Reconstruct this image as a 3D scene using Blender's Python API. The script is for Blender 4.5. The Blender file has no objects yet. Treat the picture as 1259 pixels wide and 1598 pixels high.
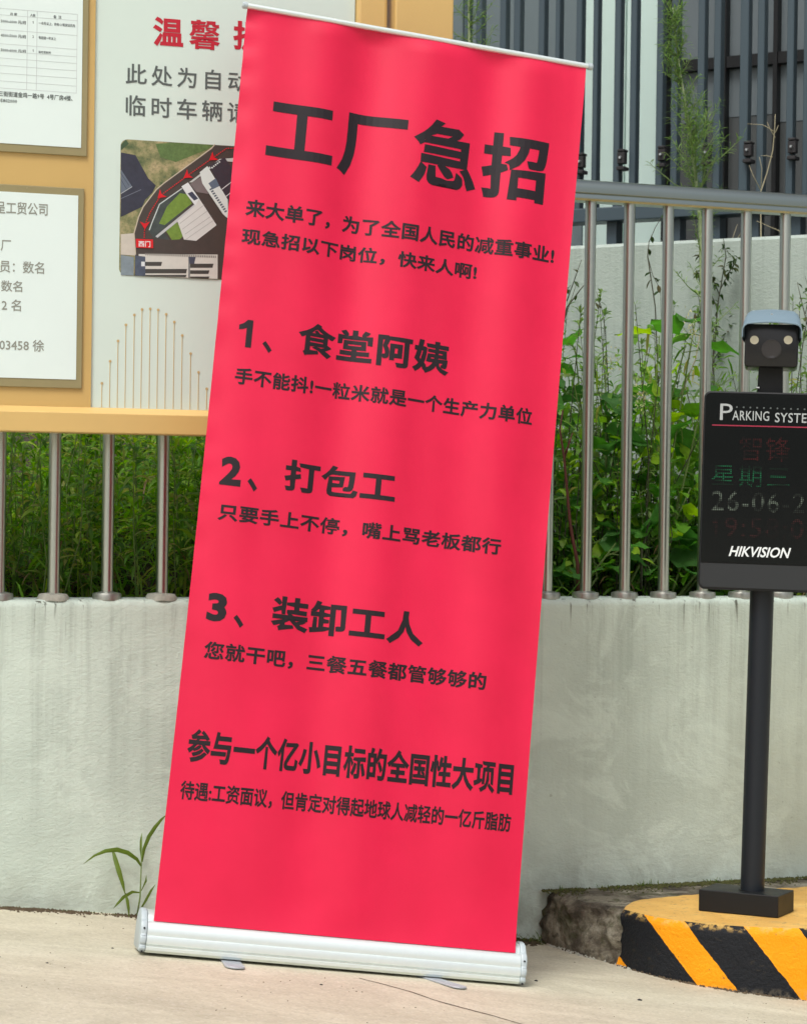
import bpy, bmesh, math, random
import numpy as np
from mathutils import Vector, Matrix, noise

rad = math.radians
rng = random.Random(7)
S = bpy.context.scene
COL = S.collection

# ------------------------------------------------------------------ camera
F_PX, PW, PH = 3575.0, 1259.0, 1598.0
CAM = Vector((0.0, 0.0, 0.98))
CROT = (Matrix.Rotation(rad(90 - 0.305), 3, 'X') @ Matrix.Rotation(rad(0.77), 3, 'Z'))
cd = bpy.data.cameras.new("camera")
cam = bpy.data.objects.new("camera", cd)
COL.objects.link(cam)
cam.matrix_world = Matrix.Translation(CAM) @ CROT.to_4x4()
cd.sensor_fit = 'VERTICAL'
cd.sensor_height = 36.0
cd.lens = F_PX / PH * 36.0
cd.clip_start, cd.clip_end = 0.05, 400.0
cd.dof.use_dof = True
cd.dof.focus_distance = 5.1
cd.dof.aperture_fstop = 10.0
S.camera = cam

# ------------------------------------------------------------------ world, sun, exposure
SUN_EL, SUN_AZ = rad(58), rad(205)          # azimuth clockwise from +Y: behind and a little left of the camera
w = bpy.data.worlds.new("World"); S.world = w; w.use_nodes = True
nt = w.node_tree
bg = nt.nodes['Background']
sky = nt.nodes.new('ShaderNodeTexSky'); sky.sky_type = 'NISHITA'; sky.sun_disc = False
sky.sun_elevation = SUN_EL; sky.sun_rotation = SUN_AZ
sky.air_density = 1.0; sky.dust_density = 6.0; sky.ozone_density = 0.6
hsv = nt.nodes.new('ShaderNodeHueSaturation'); hsv.inputs['Saturation'].default_value = 0.55
nt.links.new(sky.outputs[0], hsv.inputs['Color'])
nt.links.new(hsv.outputs[0], bg.inputs['Color'])
bg.inputs['Strength'].default_value = 0.135
sl = bpy.data.lights.new("sun", 'SUN'); sl.energy = 1.5; sl.angle = rad(18); sl.color = (1.0, 0.99, 0.97)
sun = bpy.data.objects.new("sun", sl); COL.objects.link(sun)
sd = Vector((math.sin(SUN_AZ) * math.cos(SUN_EL), math.cos(SUN_AZ) * math.cos(SUN_EL), math.sin(SUN_EL)))
sun.rotation_euler = sd.to_track_quat('Z', 'Y').to_euler()
S.view_settings.view_transform = 'Standard'
S.view_settings.look = 'None'
S.view_settings.exposure = 0.2
S.view_settings.gamma = 1.0
S.view_settings.use_curve_mapping = False
S.cycles.max_bounces = 8
S.cycles.transparent_max_bounces = 8

# ------------------------------------------------------------------ pixel rays -> points at real distances
def ray(px, py):
    d = CROT @ Vector(((px - PW / 2) / F_PX, -(py - PH / 2) / F_PX, -1.0))
    return d / d.y
def at_plane(px, py, y0, s):                # plane Y = y0 + s*X
    d = ray(px, py); return CAM + d * (y0 / (1 - s * d.x))
def at_y(px, py, y): return at_plane(px, py, y, 0.0)
def at_z(px, py, z):
    d = ray(px, py); return CAM + d * ((z - CAM.z) / d.z)
def ground_z(x, y):
    xs = 3.0 * math.tanh(x / 3.0); ys = y if y < 7 else 7 + 3 * math.tanh((y - 7) / 3.0)
    if y < 0: ys = 3 * math.tanh(y / 3.0)
    return 0.195 - 0.106 * xs - 0.05 * ys
def at_ground(px, py):
    d = ray(px, py); t = 4.0
    for _ in range(30):
        p = CAM + d * t; t += (p.z - ground_z(p.x, p.y)) / -(d.z + 0.05 + 0.106 * d.x)
    return CAM + d * t

# ------------------------------------------------------------------ object helpers
LOC = {}
def link(o): COL.objects.link(o); return o
def tag(o, label=None, cat=None, group=None, kind=None):
    if label: o['label'] = label
    if cat: o['category'] = cat
    if group: o['group'] = group
    if kind: o['kind'] = kind
    return o
def empty(name, loc, label, cat, group=None, mat=None):
    o = bpy.data.objects.new(name, None); o.empty_display_size = 0.1
    m = Matrix.Translation(Vector(loc))
    if mat is not None: m = m @ mat.to_4x4()
    o.matrix_world = m; LOC[o.name] = m; link(o)
    return tag(o, label, cat, group)
class MB:
    def __init__(s): s.v = []; s.f = []; s.mi = []; s.uv = None
    def add(s, vs, fs, mi=0):
        n = len(s.v); s.v += [Vector(v) for v in vs]
        s.f += [tuple(i + n for i in f) for f in fs]; s.mi += [mi] * len(fs); return s
    def box(s, c, ax, ay, az, mi=0):        # centre and three half-axis vectors
        c = Vector(c); vs = [c + ax * i + ay * j + az * k for i in (-1, 1) for j in (-1, 1) for k in (-1, 1)]
        return s.add(vs, [(0,1,3,2),(4,6,7,5),(0,4,5,1),(2,3,7,6),(0,2,6,4),(1,5,7,3)], mi)
    def tube(s, pts, r, n=12, caps=True, mi=0):
        pts = [Vector(p) for p in pts]; rs = r if isinstance(r, (list, tuple)) else [r] * len(pts)
        vs = []; fs = []; ref = None
        for i, p in enumerate(pts):
            t = (pts[min(i + 1, len(pts) - 1)] - pts[max(i - 1, 0)]).normalized()
            if ref is None: ref = Vector((0, 0, 1)) if abs(t.z) < 0.9 else Vector((1, 0, 0))
            a = t.cross(ref).normalized(); b = a.cross(t).normalized(); ref = b
            for k in range(n):
                th = 2 * math.pi * k / n; vs.append(p + (a * math.cos(th) + b * math.sin(th)) * rs[i])
        for i in range(len(pts) - 1):
            for k in range(n):
                k2 = (k + 1) % n; fs.append((i*n+k, i*n+k2, (i+1)*n+k2, (i+1)*n+k))
        if caps: fs += [tuple(range(n)), tuple(reversed(range((len(pts)-1)*n, len(pts)*n)))]
        return s.add(vs, fs, mi)
    def sweep(s, prof, a, b, u, v, caps=True, mi=0):   # profile (u,v) extruded from a to b
        a, b = Vector(a), Vector(b); n = len(prof)
        vs = [a + u * p[0] + v * p[1] for p in prof] + [b + u * p[0] + v * p[1] for p in prof]
        fs = [(i, (i+1) % n, n + (i+1) % n, n + i) for i in range(n)]
        if caps: fs += [tuple(reversed(range(n))), tuple(range(n, 2*n))]
        return s.add(vs, fs, mi)
    def build(s, name, mats, parent=None, smooth=False, bevel=0, seg=2, auto=None):
        me = bpy.data.meshes.new(name); inv = Matrix()
        if parent is not None: inv = LOC[parent.name].inverted()
        me.from_pydata([inv @ v for v in s.v], [], s.f)
        for m in (mats if isinstance(mats, (list, tuple)) else [mats]): me.materials.append(m)
        for p, i in zip(me.polygons, s.mi): p.material_index = i
        bm = bmesh.new(); bm.from_mesh(me)
        bmesh.ops.recalc_face_normals(bm, faces=bm.faces) if auto != 'keep' else None
        if bevel:
            bmesh.ops.bevel(bm, geom=[e for e in bm.edges if len(e.link_faces) == 2 and e.calc_face_angle(0) > 0.6], offset=bevel, segments=seg, profile=0.5, affect='EDGES')
        bm.to_mesh(me); bm.free()
        if smooth:
            for p in me.polygons: p.use_smooth = True
            if smooth == 'auto':
                me.set_sharp_from_angle(angle=rad(38))
        o = bpy.data.objects.new(name, me); link(o)
        if parent is not None: o.parent = parent; LOC[o.name] = LOC[parent.name]
        else: LOC[o.name] = Matrix()
        return o

# ------------------------------------------------------------------ materials
def lin(c):
    return tuple(((x/255)/12.92 if x/255 <= 0.04045 else ((x/255+0.055)/1.055)**2.4) for x in c) + (1.0,)
def newmat(name):
    m = bpy.data.materials.new(name); m.use_nodes = True
    return m, m.node_tree, m.node_tree.nodes['Principled BSDF']
def nd(t, typ, **kw):
    n = t.nodes.new(typ)
    for k, v in kw.items():
        if k.startswith('i_'): n.inputs[k[2:].replace('_', ' ')].default_value = v
        else: setattr(n, k, v)
    return n
def coords(t, scale=(1,1,1), rot=(0,0,0), out='Object'):
    tc = nd(t, 'ShaderNodeTexCoord'); mp = nd(t, 'ShaderNodeMapping')
    mp.inputs['Scale'].default_value = scale; mp.inputs['Rotation'].default_value = rot
    t.links.new(tc.outputs[out], mp.inputs[0]); return mp.outputs[0]
def ramp(t, fac, stops, interp='LINEAR'):
    r = nd(t, 'ShaderNodeValToRGB'); cr = r.color_ramp; cr.interpolation = interp
    while len(cr.elements) > 1: cr.elements.remove(cr.elements[-1])
    cr.elements[0].position = stops[0][0]; cr.elements[0].color = stops[0][1]
    for p, c in stops[1:]:
        e = cr.elements.new(p); e.color = c
    t.links.new(fac, r.inputs[0]); return r.outputs[0]
def mixc(t, fac, a, b, mode='MIX'):
    m = nd(t, 'ShaderNodeMix', data_type='RGBA', blend_type=mode)
    for s, v in ((0, fac), (6, a), (7, b)):
        if isinstance(v, (int, float)): m.inputs[s].default_value = v
        elif isinstance(v, tuple): m.inputs[s].default_value = v
        else: t.links.new(v, m.inputs[s])
    return m.outputs[2]
def noisetex(t, vec, scale, detail=4, rough=0.55, dist=0.0):
    n = nd(t, 'ShaderNodeTexNoise'); n.inputs['Scale'].default_value = scale; n.inputs['Detail'].default_value = detail
    n.inputs['Roughness'].default_value = rough; n.inputs['Distortion'].default_value = dist
    t.links.new(vec, n.inputs['Vector']); return n.outputs['Fac']
def bump(t, b, h, strength, dist):
    n = nd(t, 'ShaderNodeBump'); n.inputs['Strength'].default_value = strength; n.inputs['Distance'].default_value = dist
    t.links.new(h, n.inputs['Height']); t.links.new(n.outputs[0], b.inputs['Normal']); return n
def simple(name, c, rough=0.5, metal=0.0, var=0.0, vscale=8.0, bs=0.0, bscale=60, spec=0.5, coat=0.0, bdist=0.002):
    m, t, b = newmat(name); col = lin(c)
    b.inputs['Roughness'].default_value = rough; b.inputs['Metallic'].default_value = metal
    b.inputs['Specular IOR Level'].default_value = spec; b.inputs['Coat Weight'].default_value = coat
    b.inputs['Base Color'].default_value = col
    if var:
        v = coords(t); n = noisetex(t, v, vscale, 6, 0.65)
        d = tuple(x * (1 - var) for x in col[:3]) + (1,); e = tuple(min(1, x * (1 + var * 0.6)) for x in col[:3]) + (1,)
        t.links.new(ramp(t, n, [(0.3, d), (0.7, e)]), b.inputs['Base Color'])
        rr = ramp(t, n, [(0.3, (rough*1.15,)*3+(1,)), (0.7, (rough*0.85,)*3+(1,))]); t.links.new(rr, b.inputs['Roughness'])
    if bs:
        bump(t, b, noisetex(t, coords(t), bscale, 5, 0.6), bs, bdist)
    return m

M = {}
M['red'] = None
def m_red():
    m, t, b = newmat('red_vinyl')
    v = coords(t); n = noisetex(t, v, 4, 5, 0.6)
    t.links.new(ramp(t, n, [(0.3, lin((206, 14, 60))), (0.7, lin((218, 19, 68)))]), b.inputs['Base Color'])
    t.links.new(ramp(t, noisetex(t, coords(t, (6, 6, 1.5)), 2.0, 6, 0.65), [(0.3, (0.38,)*3+(1,)), (0.7, (0.56,)*3+(1,))]), b.inputs['Roughness']); b.inputs['Specular IOR Level'].default_value = 0.42
    bump(t, b, noisetex(t, coords(t, (700, 700, 700)), 1.0, 1), 0.06, 0.0005)
    return m
M['red'] = m_red()
M['ink'] = simple('banner_ink', (26, 16, 21), 0.42, spec=0.42)
M['alu'] = simple('satin_aluminium', (226, 236, 234), 0.36, 0.55, var=0.05, vscale=20)
M['capgrey'] = simple('grey_plastic_cap', (176, 188, 192), 0.4, var=0.08)
M['foot'] = simple('painted_steel_foot', (170, 176, 182), 0.45, 0.3)
M['slot'] = simple('dark_slot', (30, 30, 32), 0.7)

def m_wall(name, base, light, stain, streak=0.42, drips=1.0):
    m, t, b = newmat(name); v = coords(t)
    big = noisetex(t, v, 1.6, 5, 0.6)
    c = ramp(t, big, [(0.3, lin(base)), (0.68, lin(light))])
    # vertical rain streaks, strongest below the coping
    sv = coords(t, (26, 26, 0.7)); st = noisetex(t, sv, 1.0, 4, 0.7)
    sr = ramp(t, st, [(0.47, (0, 0, 0, 1)), (0.70, (1, 1, 1, 1))])
    sep = nd(t, 'ShaderNodeSeparateXYZ'); t.links.new(v, sep.inputs[0])
    hz = nd(t, 'ShaderNodeMapRange'); hz.inputs['From Min'].default_value = 0.15; hz.inputs['From Max'].default_value = 0.74
    hz.inputs['To Min'].default_value = 0.12; hz.inputs['To Max'].default_value = 1.0
    t.links.new(sep.outputs[2], hz.inputs[0])
    mu = nd(t, 'ShaderNodeMath', operation='MULTIPLY'); t.links.new(sr, mu.inputs[0]); t.links.new(hz.outputs[0], mu.inputs[1])
    mu2 = nd(t, 'ShaderNodeMath', operation='MULTIPLY'); t.links.new(mu.outputs[0], mu2.inputs[0]); mu2.inputs[1].default_value = streak
    c = mixc(t, mu2.outputs[0], c, lin(stain))
    # dark drips just under the coping, grime near the ground
    dr = ramp(t, noisetex(t, coords(t, (60, 60, 3.0)), 1.0, 3, 0.6), [(0.60, (0, 0, 0, 1)), (0.68, (1, 1, 1, 1))])
    dz = nd(t, 'ShaderNodeMapRange'); dz.inputs['From Min'].default_value = 0.64; dz.inputs['From Max'].default_value = 0.72; t.links.new(sep.outputs[2], dz.inputs[0])
    dm = nd(t, 'ShaderNodeMath', operation='MULTIPLY'); t.links.new(dr, dm.inputs[0]); t.links.new(dz.outputs[0], dm.inputs[1])
    c = mixc(t, dm.outputs[0], c, lin((96, 100, 88)))
    gz = nd(t, 'ShaderNodeMapRange'); gz.inputs['From Min'].default_value = 0.16; gz.inputs['From Max'].default_value = -0.12; gz.inputs['To Max'].default_value = 0.7; t.links.new(sep.outputs[2], gz.inputs[0])
    dz.inputs['To Max'].default_value = drips; gm = nd(t, 'ShaderNodeMath', operation='MULTIPLY'); t.links.new(ramp(t, noisetex(t, v, 7, 7, 0.7), [(0.42, (0, 0, 0, 1)), (0.62, (1, 1, 1, 1))]), gm.inputs[0]); t.links.new(gz.outputs[0], gm.inputs[1])
    c = mixc(t, gm.outputs[0], c, lin((132, 134, 116)))
    pt = ramp(t, noisetex(t, v, 4.5, 7, 0.72, 0.8), [(0.52, (0, 0, 0, 1)), (0.60, (0.5, 0.5, 0.5, 1)), (0.72, (0, 0, 0, 1))]); c = mixc(t, pt, c, lin(light))
    # fine darker specks
    sp = noisetex(t, v, 75, 2, 0.5); spr = ramp(t, sp, [(0.72, (0, 0, 0, 1)), (0.78, (1, 1, 1, 1))])
    m3 = nd(t, 'ShaderNodeMath', operation='MULTIPLY'); t.links.new(spr, m3.inputs[0]); m3.inputs[1].default_value = 0.35
    c = mixc(t, m3.outputs[0], c, lin(stain))
    t.links.new(c, b.inputs['Base Color']); b.inputs['Roughness'].default_value = 0.78
    # stucco relief: stretched sideways wrinkles, coarser towards the foot
    w1 = noisetex(t, coords(t, (1.0, 1.0, 1.6)), 85, 5, 0.6, 0.5)
    w2 = noisetex(t, coords(t, (1.0, 1.0, 1.8)), 10, 5, 0.6, 1.2)
    inv = nd(t, 'ShaderNodeMapRange'); inv.inputs['From Min'].default_value = 0.05; inv.inputs['From Max'].default_value = 0.45
    inv.inputs['To Min'].default_value = 1.1; inv.inputs['To Max'].default_value = 0.05; t.links.new(sep.outputs[2], inv.inputs[0])
    mm = nd(t, 'ShaderNodeMath', operation='MULTIPLY'); t.links.new(w2, mm.inputs[0]); t.links.new(inv.outputs[0], mm.inputs[1])
    ad = nd(t, 'ShaderNodeMath', operation='ADD'); t.links.new(w1, ad.inputs[0]); t.links.new(mm.outputs[0], ad.inputs[1])
    bump(t, b, ad.outputs[0], 0.45, 0.0042)
    return m
M['wall'] = m_wall('painted_stucco', (178, 192, 181), (212, 227, 215), (112, 122, 110))
M['wall2'] = m_wall('pale_render', (150, 163, 156), (170, 182, 174), (118, 132, 124), 0.35, 0.0)

def m_ground():
    m, t, b = newmat('trowelled_concrete')
    v = coords(t); sv = coords(t, (1.0, 1.7, 1.0), (0, 0, rad(-5)))
    a = noisetex(t, sv, 2.6, 9, 0.68, 0.9); c = ramp(t, a, [(0.3, lin((170, 164, 144))), (0.5, lin((188, 182, 160))), (0.7, lin((206, 201, 180)))])
    st = noisetex(t, coords(t, (4, 15, 1), (0, 0, rad(-5))), 1.0, 10, 0.8, 1.6)
    c = mixc(t, ramp(t, st, [(0.45, (0, 0, 0, 1)), (0.8, (0.34, 0.34, 0.34, 1))]), c, lin((152, 142, 120)))
    big = noisetex(t, v, 1.3, 5, 0.6); c = mixc(t, ramp(t, big, [(0.42, (0, 0, 0, 1)), (0.68, (0.5, 0.5, 0.5, 1))]), c, lin((184, 180, 160)))
    sp = noisetex(t, v, 150, 3, 0.6); c = mixc(t, ramp(t, sp, [(0.6, (0, 0, 0, 1)), (0.74, (0.32, 0.32, 0.32, 1))]), c, lin((120, 110, 92)))
    sq = noisetex(t, v, 55, 5, 0.7); c = mixc(t, ramp(t, sq, [(0.5, (0, 0, 0, 1)), (0.7, (0.3, 0.3, 0.3, 1))]), c, lin((206, 200, 180)))
    ag = nd(t, 'ShaderNodeTexVoronoi'); ag.inputs['Scale'].default_value = 190; t.links.new(v, ag.inputs['Vector'])
    sa = nd(t, 'ShaderNodeSeparateColor'); t.links.new(ag.outputs['Color'], sa.inputs[0])
    c = mixc(t, ramp(t, sa.outputs[0], [(0.78, (0, 0, 0, 1)), (0.9, (0.24, 0.24, 0.24, 1))]), c, lin((130, 124, 112)))
    c = mixc(t, ramp(t, sa.outputs[1], [(0.82, (0, 0, 0, 1)), (0.92, (0.22, 0.22, 0.22, 1))]), c, lin((222, 218, 206)))
    so = noisetex(t, v, 2.4, 8, 0.75, 1.2); c = mixc(t, ramp(t, so, [(0.55, (0, 0, 0, 1)), (0.66, (0.26, 0.26, 0.26, 1))]), c, lin((142, 134, 114)))
    # hairline crack from behind the banner towards the camera's right
    t.links.new(c, b.inputs['Base Color']); b.inputs['Roughness'].default_value = 0.82
    h = nd(t, 'ShaderNodeMath', operation='ADD'); t.links.new(st, h.inputs[0]); t.links.new(noisetex(t, v, 90, 5, 0.6), h.inputs[1])
    bump(t, b, h.outputs[0], 0.35, 0.002)
    return m
M['ground'] = m_ground()
M['crack'] = simple('dark_crack_line', (78, 68, 56), 0.95)  # dark brown line of the pavement crack
M['steel'] = simple('stainless_steel', (196, 202, 194), 0.3, 1.0)
M['steelrail'] = simple('stainless_rail', (164, 172, 164), 0.28, 1.0)
M['flange'] = simple('dull_steel_flange', (176, 178, 170), 0.4, 0.8, var=0.15, vscale=60)
M['flangemort'] = simple('mortar_smeared_flange', (168, 168, 156), 0.8, 0.0, var=0.2, vscale=50, bs=0.4)
M['yellow'] = simple('ochre_painted_metal', (210, 177, 112), 0.36, var=0.05, vscale=3)
M['yellow2'] = simple('ochre_panel', (198, 166, 102), 0.42, var=0.06, vscale=2.5)
M['olive'] = simple('acrylic_over_ochre', (148, 138, 100), 0.25, var=0.07, vscale=6)
M['paper'] = simple('white_paper', (222, 236, 232), 0.35, var=0.02, vscale=5)
M['paper2'] = simple('white_board_print', (206, 222, 213), 0.5, var=0.03, vscale=4)
M['textgrey'] = simple('grey_print', (84, 92, 90), 0.6)
M['textlight'] = simple('pale_grey_print', (140, 142, 132), 0.6)
M['textsmall'] = simple('small_black_print', (96, 102, 104), 0.6)
M['textred'] = simple('red_print', (184, 20, 44), 0.55)
M['rule'] = simple('thin_grey_rule', (196, 204, 204), 0.6)
M['gold'] = simple('pale_gold_print', (196, 172, 120), 0.5)
M['blackplastic'] = simple('black_powder_coat', (19, 22, 25), 0.45, spec=0.35, var=0.08, vscale=10, bs=0.05, bscale=400)
M['post'] = simple('anthracite_post', (22, 28, 35), 0.42, spec=0.4, var=0.06, vscale=12)
M['screen'] = simple('glossy_screen', (6, 11, 13), 0.16, spec=0.28)
M['lowpanel'] = simple('dark_grey_lower_panel', (40, 43, 45), 0.5, spec=0.4)
M['white'] = simple('white_lettering', (220, 226, 226), 0.5)
M['pinkline'] = simple('pink_line', (150, 30, 60), 0.5)
M['hood'] = simple('blue_grey_hood', (118, 140, 152), 0.5, var=0.05)
M['face'] = simple('camera_face', (16, 17, 20), 0.25)
M['lens'] = simple('camera_lens', (52, 50, 50), 0.12)
M['led'] = simple('frosted_lamp', (206, 200, 176), 0.4)
M['screw'] = simple('screw', (200, 204, 204), 0.3, 0.9)
M['slat'] = simple('slate_powder_coat', (58, 73, 81), 0.42, var=0.05, vscale=4)
M['clad'] = simple('grey_cladding', (116, 130, 134), 0.5, var=0.06, vscale=1.5)
M['mint'] = simple('pale_mint_panel', (214, 238, 230), 0.5, var=0.03, vscale=2)
M['glass'] = simple('glass_tint_and_reflection', (112, 122, 126), 0.2, var=0.12, vscale=1.2)
M['glass2'] = simple('dark_tinted_glass', (84, 88, 88), 0.2, var=0.2, vscale=1.5)
M['blackbar'] = simple('black_transom', (14, 16, 18), 0.5)
M['rust'] = simple('rusty_bracket', (34, 32, 34), 0.7, var=0.3, vscale=60)
def m_rough():
    m, t, b = newmat('weathered_raw_concrete'); v = coords(t)
    a = noisetex(t, v, 9, 8, 0.7, 0.6)
    c = ramp(t, a, [(0.34, lin((60, 54, 44))), (0.45, lin((108, 100, 86))), (0.54, lin((148, 142, 124))), (0.66, lin((196, 191, 174)))])
    sp = noisetex(t, v, 60, 4, 0.6); c = mixc(t, ramp(t, sp, [(0.55, (0,0,0,1)), (0.7, (0.7,0.7,0.7,1))]), c, lin((66, 58, 46)))
    mo = noisetex(t, v, 14, 5, 0.6); c = mixc(t, ramp(t, mo, [(0.55, (0,0,0,1)), (0.64, (0.75,0.75,0.75,1))]), c, lin((70, 74, 36)))
    t.links.new(c, b.inputs['Base Color']); b.inputs['Roughness'].default_value = 0.95
    bump(t, b, noisetex(t, v, 34, 9, 0.78), 1.0, 0.018); return m
M['rough'] = m_rough()
M['soil'] = simple('dark_soil', (52, 42, 30), 0.95, var=0.4, vscale=20, bs=0.8, bscale=30, bdist=0.02)
M['dirt'] = simple('dirt_crumbs', (88, 76, 58), 0.95, var=0.5, vscale=90)
M['moss'] = simple('moss', (74, 76, 36), 0.95, var=0.5, vscale=60)
M['straw'] = simple('dry_stalk', (158, 150, 122), 0.8, var=0.2, vscale=20)
M['redstem'] = simple('red_brown_stem', (92, 44, 34), 0.6, var=0.25, vscale=15)
M['greenstem'] = simple('green_stem', (112, 134, 72), 0.6, var=0.15, vscale=15)
M['palestem'] = simple('pale_green_stem', (158, 172, 132), 0.6, var=0.15, vscale=15)
M['darktwig'] = simple('dark_twig', (66, 66, 48), 0.8, var=0.25, vscale=25)

def m_leaf(name, cols, trans=0.45, rough=0.45):
    m, t, b = newmat(name); out = t.nodes['Material Output']
    g = nd(t, 'ShaderNodeNewGeometry')
    n = len(cols); c = ramp(t, g.outputs['Random Per Island'], [(i / max(1, n - 1), lin(k)) for i, k in enumerate(cols)])
    v = coords(t); nn = noisetex(t, v, 45, 3); c = mixc(t, ramp(t, nn, [(0.35, (0,0,0,1)), (0.75, (0.35,0.35,0.35,1))]), c, lin((52, 74, 20)))
    t.links.new(c, b.inputs['Base Color']); b.inputs['Roughness'].default_value = rough; b.inputs['Specular IOR Level'].default_value = 0.35
    tr = nd(t, 'ShaderNodeBsdfTranslucent')
    hs = nd(t, 'ShaderNodeHueSaturation'); hs.inputs['Saturation'].default_value = 1.15; hs.inputs['Value'].default_value = 1.5
    t.links.new(c, hs.inputs['Color']); t.links.new(hs.outputs[0], tr.inputs['Color'])
    mx = nd(t, 'ShaderNodeMixShader'); mx.inputs[0].default_value = trans
    t.links.new(b.outputs[0], mx.inputs[1]); t.links.new(tr.outputs[0], mx.inputs[2]); t.links.new(mx.outputs[0], out.inputs[0])
    return m
M['grassleaf'] = m_leaf('weed_leaves', [(80, 126, 48), (108, 160, 56), (138, 184, 70), (84, 132, 50), (162, 190, 66), (104, 158, 46), (172, 164, 98), (116, 166, 48), (62, 96, 36)])
M['broadleaf'] = m_leaf('broad_leaves', [(80, 134, 48), (110, 166, 56), (136, 188, 60), (92, 148, 58), (168, 204, 66)])
M['brightleaf'] = m_leaf('bright_leaves', [(132, 176, 52), (150, 190, 60), (112, 160, 50)])
M['darkleaf'] = m_leaf('dark_leaves', [(34, 58, 24), (46, 74, 30), (60, 84, 40), (84, 74, 44)], 0.3)
M['needle'] = m_leaf('feathery_leaves', [(104, 138, 76), (128, 158, 92), (82, 114, 66), (146, 172, 98)])
M['blade'] = m_leaf('grass_blade', [(84, 106, 40), (106, 126, 50)], 0.3)

# ================================================================== LARGE STRUCTURE
# ground sheet, sloping down to the right
def build_ground():
    def axis(lo, hi, f0, f1, fine, coarse):
        a = []; x = lo
        while x < hi:
            a.append(x); x += fine if f0 <= x < f1 else coarse
        return a + [hi]
    xs = axis(-60, 60, -3, 3, 0.25, 3.0); ys = axis(-60, 120, 0, 8, 0.25, 4.0)
    mb = MB(); vs = [(x, y, ground_z(x, y)) for y in ys for x in xs]; n = len(xs)
    fs = [(j*n+i, j*n+i+1, (j+1)*n+i+1, (j+1)*n+i) for j in range(len(ys)-1) for i in range(n-1)]
    mb.add(vs, fs); return tag(mb.build('ground', M['ground'], smooth=True), kind='structure')
build_ground()

# low stucco wall Y = WY0 + WS*X
WY0, WS = 5.65, 0.37
WN = Vector((WS, -1, 0)).normalized()       # towards the camera
WD = Vector((1, WS, 0)).normalized()
WTOP = 0.735
def wp(x, z, off=0.0):
    return Vector((x, WY0 + WS * x, z)) + WN * off
def build_wall():
    prof = [(0.0, -0.75)]
    z = -0.35
    while z < WTOP - 0.03: prof.append((0, z)); z += 0.025
    for k in range(6):
        a = math.pi / 2 * k / 5; prof.append((-0.018 + 0.018 * math.cos(a), WTOP - 0.018 + 0.018 * math.sin(a)))
    prof += [(-0.06, WTOP + 0.001), (-0.14, WTOP), (-0.21, WTOP - 0.004), (-0.21, -0.75)]
    xs = [-3.0 + i * 0.03 for i in range(int(6.2 / 0.03) + 1)]
    vs = []
    for x in xs:
        for o, z in prof:
            p = wp(x, z, o)
            if z > -0.7:
                low = max(0.0, 1 - (z + 0.1) / 0.35)
                d = 0.0025 * noise.noise(p * 2.2) + 0.0012 * noise.noise(p * 9)
                d += 0.006 * low * max(0, noise.noise(p * 6 + Vector((3, 1, 7)))) * (1 if x < -0.3 else 0.2)
                p = p + WN * d
                if o > -0.05 and z > WTOP - 0.02: p.z += 0.0016 * noise.noise(p * 14)
            vs.append(p)
    n = len(prof); fs = [(i*n+j, (i+1)*n+j, (i+1)*n+j+1, i*n+j+1) for i in range(len(xs)-1) for j in range(n-1)]
    fs += [tuple(range(n)), tuple(range((len(xs)-1)*n, len(xs)*n))]
    o = MB().add(vs, fs).build('stucco_wall', M['wall'], smooth='auto')
    return tag(o, 'low off-white stucco wall with rain streaks carrying the steel railing', 'wall')
build_wall()

# planter soil behind the wall
def soil():
    mb = MB(); nx, ny = 60, 14; vs = []
    for j in range(ny + 1):
        for i in range(nx + 1):
            x = -3.6 + 7.6 * i / nx; y0 = WY0 + WS * x + 0.2; y1 = max(y0 + 0.05, 7.35 - 0.6 * x) ; u = j / ny
            y = y0 + (y1 - y0) * u; hb = 0.14 + 0.42 * min(1, max(0, (0.45 - x) / 0.5)); vs.append((x, y, 0.66 + hb * u + 0.03 * noise.noise(Vector((x*3, y*3, 0)))))
    n = nx + 1
    mb.add(vs, [(j*n+i, j*n+i+1, (j+1)*n+i+1, (j+1)*n+i) for j in range(ny) for i in range(nx)])
    tag(mb.build('planter_soil', M['soil'], smooth=True), kind='structure')
soil()

# pale retaining wall behind the planting, Y = 7.4 - 0.58 X
BS = -0.58
BD = Vector((1, BS, 0)).normalized(); BN = Vector((BS, -1, 0)).normalized()
def bp(x, y0, z, off=0.0): return Vector((x, y0 + BS * x, z)) + BN * off
zt2 = at_plane(1082, 374, 7.4, BS).z
o = MB().sweep([(0, 0.2), (0, zt2 - 0.01), (-0.01, zt2), (-0.2, zt2), (-0.2, 0.2)], bp(-2.6, 7.4, 0), bp(2.4, 7.4, 0), BN, Vector((0,0,1))).build('retaining_wall', M['wall2'])
tag(o, 'pale grey-green concrete wall behind the bushes under the slatted fence', 'wall')

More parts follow.
